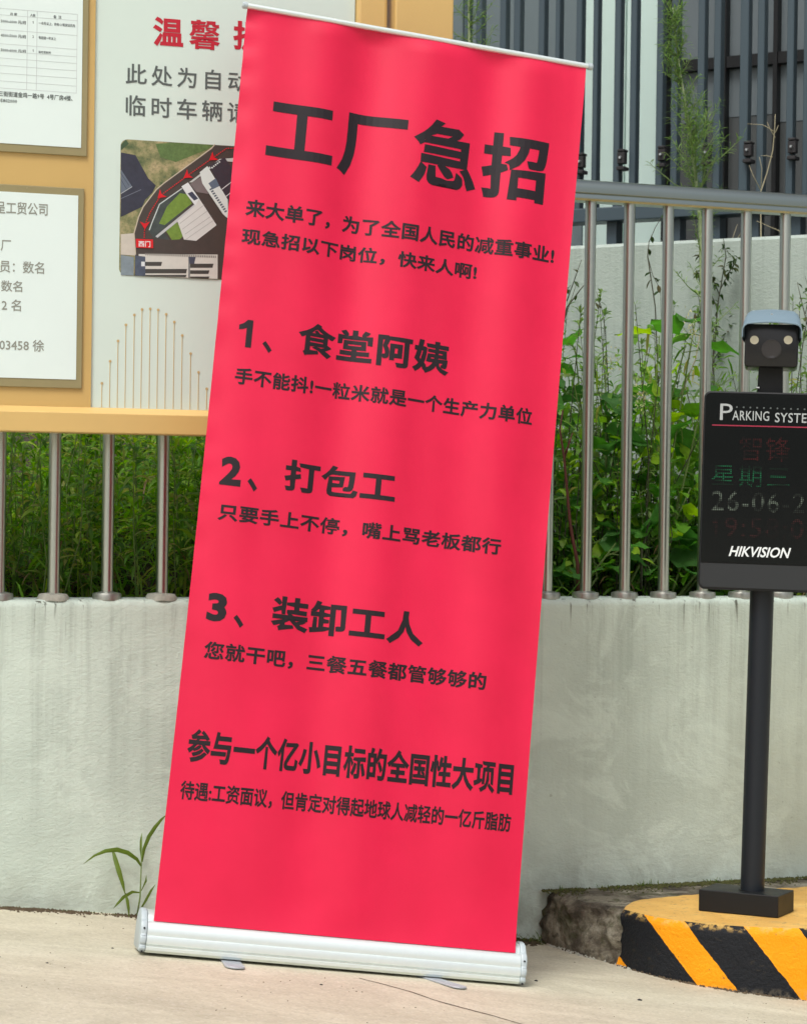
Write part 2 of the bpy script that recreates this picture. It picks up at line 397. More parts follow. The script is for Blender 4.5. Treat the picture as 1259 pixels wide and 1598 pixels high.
# building behind: cladding, pale panels, windows
FY = 8.7
def fx(px, y0=FY, py=150): return at_plane(px, py, y0, BS).x
def fz(px, py, y0=FY): return at_plane(px, py, y0, BS).z
def slab(mb, x0, x1, z0, z1, y0, off0, off1, mi=0):
    a, b = bp(x0, y0, 0), bp(x1, y0, 0)
    mb.sweep([(off0, z0), (off1, z0), (off1, z1), (off0, z1)], a, b, BN, Vector((0,0,1)), mi=mi)
bld = empty('grey_building', bp(0, FY, 0), 'grey building with pale panels and tinted windows behind the slatted fence', 'building')
mb = MB(); slab(mb, -3.2, 2.6, 0.0, 4.2, FY, -0.3, -0.03); mb.build('wall', M['blackbar'], bld)
edges = [-320, -180, -60, 60, 180, 300, 420, 540, 662, 722, 786, 846, 912]
for a, b_ in zip(edges[:-1], edges[1:]):
    mb = MB(); slab(mb, fx(a) + 0.004, fx(b_) - 0.004, 0.2, 4.1, FY, -0.03, 0.0); mb.build('cladding_panel', M['clad'], bld, bevel=0.003, seg=1)
for a, b_ in ((913.5, 977), (978, 1041)):
    mb = MB(); slab(mb, fx(a), fx(b_) - 0.002, 0.2, 4.1, FY, -0.03, 0.012); o = mb.build('facade_panel', M['mint'], bld, bevel=0.003, seg=1); o['label'] = 'pale mint facade panel'
for a, b_ in ((1046, 1132), (1137, 1212), (1217, 1300), (1305, 1420)):
    zt = fz(1160, 97) ; x0, x1 = fx(a), fx(b_)
    mb = MB()
    slab(mb, x0, x1, zt - 0.02, zt + 0.02, FY, -0.03, 0.03)
    slab(mb, x0 - 0.014, x0 - 0.001, 1.5, 4.0, FY, -0.03, 0.035)
    wfr = mb.build('window', M['blackbar'], bld)
    mb = MB(); slab(mb, x0, x1, zt + 0.021, 4.0, FY, -0.03, 0.0); mb.build('pane', M['glass'], wfr)
    zm = zt - rng.uniform(0.18, 0.24)
    mb = MB(); slab(mb, x0, x1, zm, zt - 0.021, FY, -0.03, 0.0); mb.build('pane', M['glass'], wfr)  # reflection in the lower glass, painted as a separate paler block
    mb = MB(); slab(mb, x0, x1, 1.5, zm - 0.002, FY, -0.03, -0.002); mb.build('pane', M['glass2'], wfr)
mb = MB(); slab(mb, fx(1046), fx(1420), 0.2, 1.49, FY, -0.03, 0.02); mb.build('plinth', M['slat'], bld)

# slatted fence of slate coloured bars
SY = 7.85
sf = empty('slatted_fence', bp(0.6, SY, 1.7), 'tall fence of slate grey vertical bars above the pale retaining wall', 'fence')
bars = [(602,617),(622,638),(662,677),(682,697),(722,733),(738,753),(778,793),(797,813),(838,853),(862,873),(897,911),(921,933),(957,972),(979.5,995),(1023,1039),(1044,1060),
        (1087,1104),(1110,1127),(1153,1174),(1178,1195),(1226,1243),(1250,1264),(1292,1310),(1316,1333),(1360,1378),(1384,1402)]
k = 0
while k < 8:
    a = 542 - 60 * k; bars += [(a, a + 15), (a + 20, a + 36)]; k += 1
zb = fz(1030, 341, SY); zbt = fz(1030, 319, SY)
for i, (a, b_) in enumerate(bars):
    mb = MB(); x0, x1 = fx(a, SY), fx(b_, SY)
    dz = 0.0 if i % 2 == 0 else -0.012
    slab(mb, x0, x0 + (x1 - x0) * 0.62, zbt - 0.01, 3.9, SY, -0.034 + dz, 0.0 + dz)
    mb.build('bar', M['slat'], sf, bevel=0.002, seg=1)
mb = MB(); slab(mb, -2.6, 2.3, zb, zbt, SY, -0.075, 0.012); mb.build('bottom_rail', M['slat'], sf, bevel=0.003)
for px in (789, 949, 1048, 1110, 1170, 1235, 1300, 700, 620):
    mb = MB(); x0 = fx(px - 7, SY, 350); slab(mb, x0, x0 + 0.03, zt2 - 0.01, zb + 0.004, SY, -0.07, -0.02); mb.build('post', M['slat'], sf)
for px, py in ((786,262),(847,258),(907,253),(971,247),(1034,242),(1103,239),(1168,235),(1237,230),(1304,226)):
    p = at_plane(px, py, SY, BS)
    mb = MB(); mb.box(p + BN * 0.004, BD * 0.013, Vector((0,0,0.019)), BN * 0.012)
    mb.box(p + Vector((0,0,-0.034)), BD * 0.014, Vector((0,0,0.006)), BN * 0.02)
    mb.box(p + Vector((0,0,0.024)), BD * 0.012, Vector((0,0,0.004)), BN * 0.018)
    br = mb.build('bracket', M['rust'], sf, bevel=0.002, seg=1)
    c = p + BN * 0.016
    mb = MB(); mb.tube([c, c + BN * 0.008], [0.0055, 0.004], 8); mb.build('bolt', M['screw'], br)

# ================================================================== STEEL RAILING
rail_z = at_plane(1082, 291.5, WY0 + 0.03, WS).z - 0.0275
rl = empty('steel_railing', wp(0.6, WTOP, -0.04), 'stainless steel railing with round balusters standing on the stucco wall', 'railing')
ROFF = -0.040
def rail_prof():
    p = []
    for k in range(17):
        a = math.pi * k / 16; p.append((0.031 * math.cos(a), 0.004 + 0.024 * math.sin(a)))
    p += [(-0.031, -0.008), (-0.027, -0.011), (-0.0285, -0.014), (-0.0285, -0.023), (-0.024, -0.0275), (0.024, -0.0275), (0.0285, -0.023), (0.0285, -0.014), (0.027, -0.011), (0.031, -0.008)]
    return p
mb = MB(); mb.sweep(rail_prof(), wp(-2.2, rail_z, ROFF), wp(3.0, rail_z, ROFF), WN, Vector((0,0,1)))
mb.build('handrail', M['steelrail'], rl, smooth='auto')
bal_px = [-255, -170, -86, -1.5, 84, 167.5, 253, 338, 423] + [433+60*i for i in range(1, 7)] + [853, 913.5, 974, 1034.5, 1095.5, 1156, 1217, 1277, 1337, 1397, 1457]
zt = Vector((0,0,1))
def lathe(mb, c, prof, n=20):
    vs = []; fs = []
    for r, z in prof:
        for k_ in range(n):
            a = 2*math.pi*k_/n; vs.append(Vector(c) + Vector((r*math.cos(a), r*math.sin(a), z)))
    for i in range(len(prof)-1):
        for k_ in range(n):
            k2 = (k_+1) % n; fs.append((i*n+k_, i*n+k2, (i+1)*n+k2, (i+1)*n+k_))
    fs += [tuple(reversed(range(n))), tuple(range((len(prof)-1)*n, len(prof)*n))]
    mb.add(vs, fs)
base_b = base_f = base_g = None
for i, px in enumerate(bal_px):
    q = at_plane(px, 905, WY0 + 0.042, WS); c = wp(q.x - ROFF * WN.x, WTOP, ROFF)
    left = px < 500
    if base_b is None:
        mb = MB(); mb.tube([(0,0,0.004), (0,0,rail_z - WTOP - 0.02)], 0.0145, 24, caps=False)
        me_b = mb.build('baluster', M['steel'], None, smooth=True); me = me_b.data; bpy.data.objects.remove(me_b); base_b = me
        mb = MB(); lathe(mb, (0,0,0), [(0.034,-0.002),(0.0345,0.011),(0.033,0.0145),(0.022,0.0165),(0.0155,0.018)], 28)
        t_ = mb.build('x', M['flange'], None, smooth='auto'); base_f = t_.data; bpy.data.objects.remove(t_)
        mb = MB(); lathe(mb, (0,0,0), [(0.040,-0.003),(0.039,0.006),(0.035,0.012),(0.030,0.013),(0.0155,0.015)], 24)
        for v in mb.v: v += Vector((noise.noise(v*40), noise.noise(v*40+Vector((5,5,5))), 0.4*noise.noise(v*50)))*0.005
        t_ = mb.build('x', M['flangemort'], None, smooth='auto'); base_g = t_.data; bpy.data.objects.remove(t_)
    b_ = bpy.data.objects.new('baluster', base_b); link(b_); b_.parent = rl; b_.location = LOC[rl.name].inverted() @ c; LOC[b_.name] = LOC[rl.name] 
    fl = bpy.data.objects.new('base_flange', base_g if (left and i % 2 == 0) or px in (253,) else base_f); link(fl); fl.parent = b_; fl.rotation_euler.z = rng.uniform(0, 6)

# ================================================================== KERB ISLAND
KT = -0.004
front_px = [(849,1386),(862,1396),(884,1401),(909,1408),(940,1414),(971,1420),(985,1424),(1000,1428),(1030,1434),(1060,1438),(1100,1443),(1160,1447),(1210,1449),(1259,1450)]
fpts = [at_z(px, py, KT) for px, py in front_px]
fpts[0] = wp(fpts[0].x, KT, 0.006)
last = fpts[-1]
for k in range(1, 12): fpts.append(Vector((last.x + 0.12 * k, last.y + 0.004 * k * k, KT)))
def resample(pts, step):
    out = [pts[0].copy()]; acc = 0
    for a, b_ in zip(pts[:-1], pts[1:]):
        L = (b_ - a).length; n = max(1, round(L / step))
        for k in range(1, n + 1): out.append(a.lerp(b_, k / n))
    return out
fine = resample(fpts, 0.007)
for _ in range(6):
    fine = [fine[0]] + [(fine[i-1] + fine[i] * 2 + fine[i+1]) / 4 for i in range(1, len(fine) - 1)] + [fine[-1]]
x_paint = at_z(971, 1420, KT).x
kb = empty('kerb_island', (0.9, 5.5, KT - 0.15), 'concrete kerb with black and yellow hazard stripes under the parking terminal', 'kerb')
def kdisp(p, rough):
    a = 0.014 if rough else 0.0018
    return a * noise.noise(p * 16) + (0.010 if rough else 0.001) * noise.noise(p * 45) + (0.005 * noise.noise(p * 90) - 0.012 * max(0, noise.noise(p * 11 + Vector((4, 2, 9))) - 0.25) if rough else 0)
rows = 20; mbr, mbp = MB(), MB()
cols = []
for i, p in enumerate(fine):
    t_ = (fine[min(i+1, len(fine)-1)] - fine[max(i-1, 0)]).normalized(); nrm = Vector((t_.y, -t_.x, 0))
    rough = p.x < x_paint
    zb_ = ground_z(p.x, p.y) - 0.03; c_ = []
    for j in range(rows + 1):
        z = KT + (zb_ - KT) * j / rows; q = Vector((p.x, p.y, z))
        inset = 0.010 * max(0, 1 - j / 1.5) ** 2
        q = q + nrm * (kdisp(q, rough) - inset + (0.012 * j / rows))
        if j == 0: q.z = KT + (0.004 * noise.noise(q * 20) if rough else 0)
        c_.append(q)
    cols.append(c_)
ip = min(range(len(fine)), key=lambda i: abs(fine[i].x - x_paint))
def strip(cs):
    n = rows + 1; vs = [q for c_ in cs for q in c_]
    return vs, [(i*n+j, (i+1)*n+j, (i+1)*n+j+1, i*n+j+1) for i in range(len(cs)-1) for j in range(rows)]
MB().add(*strip(cols[:ip+1])).build('raw_concrete_end', M['rough'], kb, smooth='auto')
# stripes: boundaries measured along X at the top edge; each stripe leans with depth
def m_stripe():
    m, t, b = newmat('hazard_stripe_paint'); g = nd(t, 'ShaderNodeNewGeometry'); sep = nd(t, 'ShaderNodeSeparateXYZ'); t.links.new(g.outputs['Position'], sep.inputs[0])
    v = coords(t)
    a = nd(t, 'ShaderNodeMath', operation='MULTIPLY_ADD'); t.links.new(sep.outputs[2], a.inputs[0]); a.inputs[1].default_value = 0.80; t.links.new(sep.outputs[0], a.inputs[2])
    e = nd(t, 'ShaderNodeMath', operation='MULTIPLY_ADD'); t.links.new(noisetex(t, v, 45, 4, 0.6), e.inputs[0]); e.inputs[1].default_value = 0.010; t.links.new(a.outputs[0], e.inputs[2])
    mr = nd(t, 'ShaderNodeMapRange'); b.inputs['Specular IOR Level'].default_value = 0.25; mr.inputs['From Min'].default_value = 0.3; mr.inputs['From Max'].default_value = 2.3; t.links.new(e.outputs[0], mr.inputs[0])
    off = KT * 0.80 + 0.005
    bx = [at_z(px, py, KT).x + off for px, py in ((1003,1428),(1066.6,1439),(1158.6,1447),(1243,1450))]
    Y, K = lin((242, 156, 8)), lin((22, 25, 30))
    st = [(0.0, Y), ((bx[0]-0.145-0.3)/2, K), ((bx[0]-0.3)/2, Y), ((bx[1]-0.3)/2, K), ((bx[2]-0.3)/2, Y), ((bx[3]-0.3)/2, K)]
    x = bx[3]; yk = True
    while x < 2.1:
        x += 0.13; st.append(((x-0.3)/2, Y if yk else K)); yk = not yk
    c = ramp(t, mr.outputs[0], st, 'CONSTANT')
    sp = noisetex(t, v, 85, 3, 0.55); c = mixc(t, ramp(t, sp, [(0.70, (0,0,0,1)), (0.76, (0.75,0.75,0.75,1))]), c, lin((96, 86, 66)))
    # worn scuffs, chips along the arris, tyre grime
    sc_ = noisetex(t, coords(t, (1, 1, 2.5)), 24, 8, 0.78, 0.7); c = mixc(t, ramp(t, sc_, [(0.58, (0,0,0,1)), (0.66, (0.2,0.2,0.2,1))]), c, lin((112, 96, 62)))
    ez = nd(t, 'ShaderNodeMapRange'); ez.inputs['From Min'].default_value = KT - 0.016; ez.inputs['From Max'].default_value = KT; t.links.new(sep.outputs[2], ez.inputs[0])
    em = nd(t, 'ShaderNodeMath', operation='MULTIPLY'); t.links.new(ez.outputs[0], em.inputs[0]); t.links.new(ramp(t, noisetex(t, v, 38, 6, 0.7), [(0.5, (0,0,0,1)), (0.58, (1,1,1,1))]), em.inputs[1])
    c = mixc(t, em.outputs[0], c, lin((206, 168, 92)))
    zz = nd(t, 'ShaderNodeMapRange'); zz.inputs['From Min'].default_value = -0.165; zz.inputs['From Max'].default_value = -0.14; zz.inputs['To Min'].default_value = 0.45; zz.inputs['To Max'].default_value = 0.0; t.links.new(sep.outputs[2], zz.inputs[0])
    m4 = nd(t, 'ShaderNodeMath', operation='MULTIPLY'); t.links.new(zz.outputs[0], m4.inputs[0]); t.links.new(ramp(t, noisetex(t, v, 50, 4), [(0.45,(0,0,0,1)),(0.6,(1,1,1,1))]), m4.inputs[1])
    c = mixc(t, m4.outputs[0], c, lin((170, 158, 134)))
    t.links.new(c, b.inputs['Base Color']); b.inputs['Roughness'].default_value = 0.55
    bump(t, b, noisetex(t, v, 110, 6, 0.7), 0.8, 0.005); return m
M['stripe'] = m_stripe()
def m_kerbtop():
    m, t, b = newmat('worn_yellow_paint'); v = coords(t)
    a = noisetex(t, v, 9, 6, 0.6); c = ramp(t, a, [(0.3, lin((204, 156, 76))), (0.7, lin((224, 182, 98)))])
    sp = noisetex(t, v, 70, 4, 0.6); c = mixc(t, ramp(t, sp, [(0.58, (0,0,0,1)), (0.70, (0.7,0.7,0.7,1))]), c, lin((140, 116, 78)))
    s2 = noisetex(t, v, 12, 8, 0.78, 0.6); c = mixc(t, ramp(t, s2, [(0.55, (0,0,0,1)), (0.68, (0.5,0.5,0.5,1))]), c, lin((160, 142, 104)))
    t.links.new(c, b.inputs['Base Color']); b.inputs['Roughness'].default_value = 0.7
    bump(t, b, noisetex(t, v, 90, 7, 0.72), 0.8, 0.005); return m
M['kerbtop'] = m_kerbtop()
MB().add(*strip(cols[ip:])).build('striped_face', M['stripe'], kb, smooth='auto')
# top
bpx = [(971,1419),(985,1408),(1003,1403),(1060,1398),(1110,1394),(1180,1388),(1259,1384)]
bpt = [at_z(px, py, KT) for px, py in bpx]; bpt += [Vector((bpt[-1].x + 0.3*k, bpt[-1].y + 0.11*k, KT)) for k in range(1, 6)]
def yb(x):
    if x <= bpt[0].x: return None
    for a, b_ in zip(bpt[:-1], bpt[1:]):
        if a.x <= x <= b_.x: return a.y + (b_.y - a.y) * (x - a.x) / (b_.x - a.x)
    return bpt[-1].y
vt, ft, vr, fr = [], [], [], []
for i, c_ in enumerate(cols):
    p = c_[0]; yw = WY0 + WS * p.x + 0.02
    y1 = yb(p.x)
    if y1 is None or i <= ip: y1 = p.y
    y1 = max(p.y, y1 + (0.010 * noise.noise(Vector((p.x*30, 0, 0))) if i > ip else 0))
    for j in range(5): vt.append(Vector((p.x, p.y + (y1 - p.y) * j / 4, KT + 0.0008*noise.noise(Vector((p.x*20, j, 0))) if j else p.z)))
    for j in range(11):
        q = Vector((p.x, y1 + (yw - y1) * j / 10, KT if j else p.z)); q.z += (0.006 if 0 < j else 0) * noise.noise(q * 25) * (1 if i < ip + 14 else 0.5); vr.append(q)
for i in range(len(cols) - 1):
    if i >= ip: ft += [(i*5+j, (i+1)*5+j, (i+1)*5+j+1, i*5+j+1) for j in range(4)]
    fr += [(i*11+j, (i+1)*11+j, (i+1)*11+j+1, i*11+j+1) for j in range(10)]
MB().add(vt, ft).build('painted_top', M['kerbtop'], kb, smooth=True)
MB().add(vr, fr).build('bare_top', M['rough'], kb, smooth=True)

# ================================================================== TEXT
def glyph_mesh(body, bold, spacing=1.0, res=3, shear=0.0):
    c = bpy.data.curves.new('t', 'FONT'); c.body = body; c.resolution_u = res; c.space_character = spacing; c.shear = shear
    o = bpy.data.objects.new('t', c); COL.objects.link(o)
    bpy.context.view_layer.update()
    me = bpy.data.meshes.new_from_object(o.evaluated_get(bpy.context.evaluated_depsgraph_get()))
    bpy.data.objects.remove(o); bpy.data.curves.remove(c)
    bm = bmesh.new(); bm.from_mesh(me); bpy.data.meshes.remove(me)
    bmesh.ops.remove_doubles(bm, verts=bm.verts, dist=1e-5)
    if bold:
        mv = {}
        for v in bm.verts:
            ns = []
            for e in v.link_edges:
                if len(e.link_faces) == 1:
                    f = e.link_faces[0]; d = (e.verts[1].co - e.verts[0].co); n = Vector((d.y, -d.x, 0))
                    if n.length < 1e-9: continue
                    n.normalize(); mid = (e.verts[0].co + e.verts[1].co) / 2
                    if (f.calc_center_median() - mid).dot(n) > 0: n = -n
                    ns.append(n)
            if len(ns) >= 2:
                s_ = sum(ns, Vector())
                if s_.length > 0.3:
                    n = s_.normalized(); mv[v] = n * min(bold / max(0.5, n.dot(ns[0])), bold * 1.6)
            elif ns: mv[v] = ns[0] * bold
        # keep the counters of dense characters open: limit each push by the gap in front of it
        seg = [(e.verts[0].co.x, e.verts[0].co.y, e.verts[1].co.x, e.verts[1].co.y) for e in bm.edges if len(e.link_faces) == 1]
        E = np.array(seg); 
        for v, d in mv.items():
            L = d.length
            if L < 1e-6: continue
            n = d / L; R = 3.2 * bold + 0.03; px, py = v.co.x, v.co.y
            k = (np.abs((E[:, 0] + E[:, 2]) / 2 - px) < R + np.abs(E[:, 0] - E[:, 2]) / 2) & (np.abs((E[:, 1] + E[:, 3]) / 2 - py) < R + np.abs(E[:, 1] - E[:, 3]) / 2)
            Q = E[k]; ex, ey = Q[:, 2] - Q[:, 0], Q[:, 3] - Q[:, 1]; gap = 9.0
            for ang in (-0.35, 0.0, 0.35):
                ca, sa = math.cos(ang), math.sin(ang); nx, ny = n.x * ca - n.y * sa, n.x * sa + n.y * ca
                den = nx * ey - ny * ex; den = np.where(np.abs(den) < 1e-9, 1e-9, den)
                t = ((Q[:, 0] - px) * ey - (Q[:, 1] - py) * ex) / den; u = ((Q[:, 0] - px) * ny - (Q[:, 1] - py) * nx) / den
                h = t[(t > 1e-4) & (u > -0.01) & (u < 1.01)]
                if len(h): gap = min(gap, float(h.min()))
            L2 = min(L, max(0.0, gap * 0.5 - 0.014)); d *= L2 / L
        for v, d in mv.items(): v.co += d
    return bm
def fit_text(body, x0, x1, z0, z1, bold=0.0, spacing=1.0, res=3, cut=None, shear=0.0):
    """glyphs scaled into the rectangle; returns (verts as (u, v)), faces"""
    if body == '1':                                    # the built-in font's 1 is a plain bar: draw one with a flag
        bm = bmesh.new(); P_ = [(0, .62), (0, .79), (.34, .87), (.60, 1), (1, 1), (1, 0), (.56, 0), (.56, .70), (.30, .65)]
        bm.faces.new([bm.verts.new((x, y, 0)) for x, y in P_]); bmesh.ops.triangulate(bm, faces=bm.faces)
    else: bm = glyph_mesh(body, bold, spacing, res, shear)
    xs = [v.co.x for v in bm.verts]; ys = [v.co.y for v in bm.verts]
    a, b_, c, d = min(xs), max(xs), min(ys), max(ys)
    for v in bm.verts:
        v.co = Vector((x0 + (v.co.x - a) / (b_ - a) * (x1 - x0), z0 + (v.co.y - c) / (d - c) * (z1 - z0), 0))
    if cut:
        x = math.ceil(x0 / cut) * cut
        while x < x1:
            bmesh.ops.bisect_plane(bm, geom=bm.verts[:] + bm.edges[:] + bm.faces[:], plane_co=(x, 0, 0), plane_no=(1, 0, 0)); x += cut
    bm.verts.ensure_lookup_table(); idx = {v: i for i, v in enumerate(bm.verts)}
    uv = [(v.co.x, v.co.y) for v in bm.verts]; fs = [tuple(idx[v] for v in f.verts) for f in bm.faces]
    bm.free(); return uv, fs

# ================================================================== NOTICE BOARD
NY, NS = 5.48, 0.33
ND = Vector((1, NS, 0)).normalized(); NN = Vector((NS, -1, 0)).normalized()
def npl(x, z, off=0.0): return Vector((x, NY + NS * x, z)) + NN * off
def nq(px, py): q = at_plane(px, py, NY, NS); return q.x, q.z
def nslab(mb, x0, x1, z0, z1, o0, o1, mi=0):
    mb.sweep([(o0, z0), (o1, z0), (o1, z1), (o0, z1)], npl(x0, 0), npl(x1, 0), NN, Vector((0,0,1)), mi=mi)
nb = empty('notice_board', npl(-0.5, -0.05), 'large ochre framed notice board with white panels standing before the railing', 'notice board')
XL = nq(-330, 300)[0]; X1 = nq(146, 320)[0]; X2 = nq(555, 20)[0]; X3 = nq(603, 20)[0]; X4, X5 = nq(611, 20)[0], nq(701.5, 20)[0]
ZB = nq(160, 636)[1]; ZT = 2.62
def npart(name, m, x0, x1, z0, z1, o0, o1, parent=nb, bevel=0.002):
    mb = MB(); nslab(mb, x0, x1, z0, z1, o0, o1); return mb.build(name, m, parent, bevel=bevel, seg=2)
npart('back_panel', M['yellow2'], XL, X1, ZB, ZT, -0.04, 0.0, bevel=0)
npart('print_panel', M['paper2'], X1 + 0.001, X2, ZB, ZT, -0.04, -0.006, bevel=0)
npart('side_trim', M['yellow'], X2 + 0.002, X3, ZB, ZT, -0.045, 0.012, bevel=0.008)
npart('top_trim', M['yellow'], XL, X3, ZT + 0.001, ZT + 0.05, -0.045, 0.02)
npart('post', M['yellow'], X4, X5, -0.3, ZT + 0.05, -0.06, 0.03, bevel=0.004)
npart('post', M['yellow'], XL - 0.14, XL - 0.01, -0.1, ZT + 0.05, -0.06, 0.03, bevel=0.004)
zl0, zl1, zl2 = nq(160, 677)[1], nq(160, 646)[1], nq(160, 637)[1]
mb = MB(); mb.sweep([(-0.045, zl0), (0.03, zl0), (0.032, zl0 + 0.002), (0.032, zl1), (0.004, zl2 + 0.001), (-0.045, zl2)], npl(XL, 0), npl(X3, 0), NN, Vector((0,0,1)))
mb.build('bottom_ledge', M['yellow'], nb, bevel=0.0015)
# two acrylic poster holders
def holder(pxr_o, pyt_o, pyb_o, pxr_i, pyt_i, pyb_i, ztop=None):
    xr = nq(pxr_o, (pyt_o + pyb_o) / 2 if pyt_o else 120)[0]; xi = nq(pxr_i, 120 if not pyt_i else (pyt_i+pyb_i)/2)[0]
    zb_, zbi = nq(65, pyb_o)[1], nq(60, pyb_i)[1]; zt_ = nq(65, pyt_o)[1] if pyt_o else ztop; zti = nq(60, pyt_i)[1] if pyt_i else ztop - 0.015
    fr = npart('poster_holder', M['olive'], XL + 0.12, xr, zb_, zt_, 0.0005, 0.006, bevel=0.0015)
    npart('sheet', M['paper'], XL + 0.135, xi, zbi, zti, 0.0062, 0.0072, fr, bevel=0)
    return fr
h1 = holder(137, None, 240.6, 127.5, None, 227.5, 2.45); h1['label'] = 'upper poster holder with a printed vacancy table'
h2 = holder(129.5, 291, 605, 120, 302.5, 591); h2['label'] = 'lower poster holder with pale grey large print'
def ntext(body, px0, px1, pyt, pyb, m, parent, off, bold=0.0, spacing=1.0, pym=None, xl=None, xr=None, res=2, name='printed_text'):
    """px0,px1 left/right edges; pyt,pyb top/bottom measured at px0"""
    x0, z1 = nq(px0, pyt); _, z0 = nq(px0, pyb); x1 = nq(px1, (pyt + pyb) / 2)[0]
    uv, fs = fit_text(body, x0, x1, z0, z1, bold, spacing, res)
    mb = MB(); mb.add([npl(u, v, off) for u, v in uv], fs); return mb.build(name, m, parent, auto='keep')
O1 = -0.0052; O2 = 0.0078
ntext('温馨', 240, 344.7, 24.5, 70.5, M['textred'], nb, O1, 0.035, 1.42)
ntext('提示', 365.4, 470, 31, 77, M['textred'], nb, O1, 0.035, 1.42)
ntext('此处为自动', 197.6, 388, 98, 130, M['textgrey'], nb, O1, 0.012, 1.33)
ntext('临时车辆请', 197.6, 388, 147, 179.5, M['textgrey'], nb, O1, 0.012, 1.33)
ntext('呈工贸公司', -7, 74, 314, 333.5, M['textlight'], h2, O2, 0.012, 1.0)
ntext('工厂', -16, 17, 374, 391, M['textlight'], h2, O2, 0.008, 1.0)
ntext('务员：数名', -19, 68.5, 405.5, 424.5, M['textlight'], h2, O2, 0.01, 1.0)
ntext('：数名', -14, 34.5, 437, 454.5, M['textlight'], h2, O2, 0.01, 1.0)
ntext('2 名', 2.5, 32.5, 467, 485, M['textlight'], h2, O2, 0.01, 1.0)
ntext('03458 徐', -1, 68.5, 528.5, 547, M['textlight'], h2, O2, 0.01, 1.0)
ts = M['textsmall']
ntext('月 薪', 15.5, 26.5, 20.5, 25, ts, h1, O2, 0.02, res=1); ntext('人数', 47, 55, 22.5, 27, ts, h1, O2, 0.02, res=1); ntext('备  注', 83, 95.5, 24.5, 29.5, ts, h1, O2, 0.02, res=1)
ntext('5000-6000 元/月', 1, 40, 31, 36.5, ts, h1, O2, 0.02, res=1); ntext('1', 50.5, 52, 34, 38, ts, h1, O2, 0.02, res=1); ntext('一本及以上，持有C1驾驶证优先', 60, 117, 34.5, 39.5, ts, h1, O2, 0.02, res=1)
ntext('4500-5000 元/月', 1, 40, 53, 58.5, ts, h1, O2, 0.02, res=1); ntext('2', 50.5, 52.5, 56, 60, ts, h1, O2, 0.02, res=1); ntext('有经验一年以上', 60, 87, 57, 62, ts, h1, O2, 0.02, res=1)
ntext('5000-6000 元/月', 1, 40, 76, 81, ts, h1, O2, 0.02, res=1); ntext('1', 50.5, 52, 78, 82, ts, h1, O2, 0.02, res=1); ntext('能吃苦耐劳', 60, 79, 80, 84, ts, h1, O2, 0.02, res=1)
ntext('三街街道金鸡一路9号  4号厂房4楼、', -2, 113, 142.5, 151, M['textgrey'], h1, O2, 0.02, res=1)
ntext('05802000', -3, 26.5, 154.5, 160, M['textgrey'], h1, O2, 0.02, res=1)
mb = MB()
xr_ = nq(120, 80)[0]
for yy in (18.5, 28.5, 51.5, 73.5, 85, 95.5, 107, 119, 131, 142):
    z = nq(60, yy)[1]; nslab(mb, XL + 0.15, xr_, z - 0.0004, z + 0.0004, 0.0073, 0.0076)
for px in (42, 57, 119.5):
    x = nq(px, 80)[0]; nslab(mb, x - 0.0005, x + 0.0005, nq(60, 142)[1], nq(60, 18.5)[1], 0.00765, 0.0078)
mb.build('table_rules', M['rule'], h1)
# gold arc of lines with dots
arc = [(465,575),(502,475),(538,383),(574,310),(612,265),(647,240),(684,237),(720,242),(756,262),(793,297),(829,358),(867,440),(903,525),(940,600),(977,640)]
for ax, ay in arc:
    px, py = ax/2.905, ay/2.905+400; x, z = nq(px, py); mb = MB()
    nslab(mb, x - 0.0007, x + 0.0007, ZB + 0.001, z, -0.0058, -0.005)
    n = 10; vs = [npl(x, z, -0.0046)] + [npl(x + 0.0032*math.cos(2*math.pi*k/n), z + 0.0032*math.sin(2*math.pi*k/n), -0.0046) for k in range(n)]
    mb.add(vs, [(0, 1+k, 1+(k+1) % n) for k in range(n)]); mb.build('gold_line', M['gold'], nb, auto='keep')
# printed aerial map, coordinates in the 6.295x enlargement of the photo at (180, 200)
def mq(x, y): return nq(x/6.295+180, y/6.295+200)
mp_ = {}
def mcol(c, v=0.0, s=60):
    k = (c, v, s)
    if k not in mp_: mp_[k] = simple('map_print', c, 0.45, var=v, vscale=s)
    return mp_[k]
def rr_pts(x0, y0, x1, y1, r, n=6):
    out = []
    for cx, cy, a0 in ((x0+r, y0+r, 180), (x1-r, y0+r, 270), (x1-r, y1-r, 0), (x0+r, y1-r, 90)):
        for k in range(n+1):
            a = rad(a0 + 90*k/n); out.append((cx + r*math.cos(a), cy + r*math.sin(a)))
    return out
mapx0, mapz1 = mq(60, 103); mapx1 = nq(505, 300)[0]; mapz0 = mq(60, 1443)[1]
mbase = MB(); vs = [npl(u, v, -0.0052) for u, v in rr_pts(mapx0, mapz0, mapx1, mapz1, 0.016)]
mbase.add(vs, [tuple(range(len(vs)))])
def m_mapground():
    m, t, b = newmat('map_scrubland'); v = coords(t)
    a = noisetex(t, v, 28, 6, 0.65); c = ramp(t, a, [(0.35, lin((74, 92, 58))), (0.5, lin((140, 138, 96))), (0.66, lin((178, 162, 124)))])
    sp = noisetex(t, v, 160, 4, 0.7); c = mixc(t, ramp(t, sp, [(0.5, (0,0,0,1)), (0.62, (0.5,0.5,0.5,1))]), c, lin((96, 104, 66)))
    t.links.new(c, b.inputs['Base Color']); b.inputs['Roughness'].default_value = 0.45; return m
mprint = mbase.build('map_print', m_mapground(), nb, auto='keep'); mprint['label'] = 'aerial site plan with a red route'
mlev = [0]
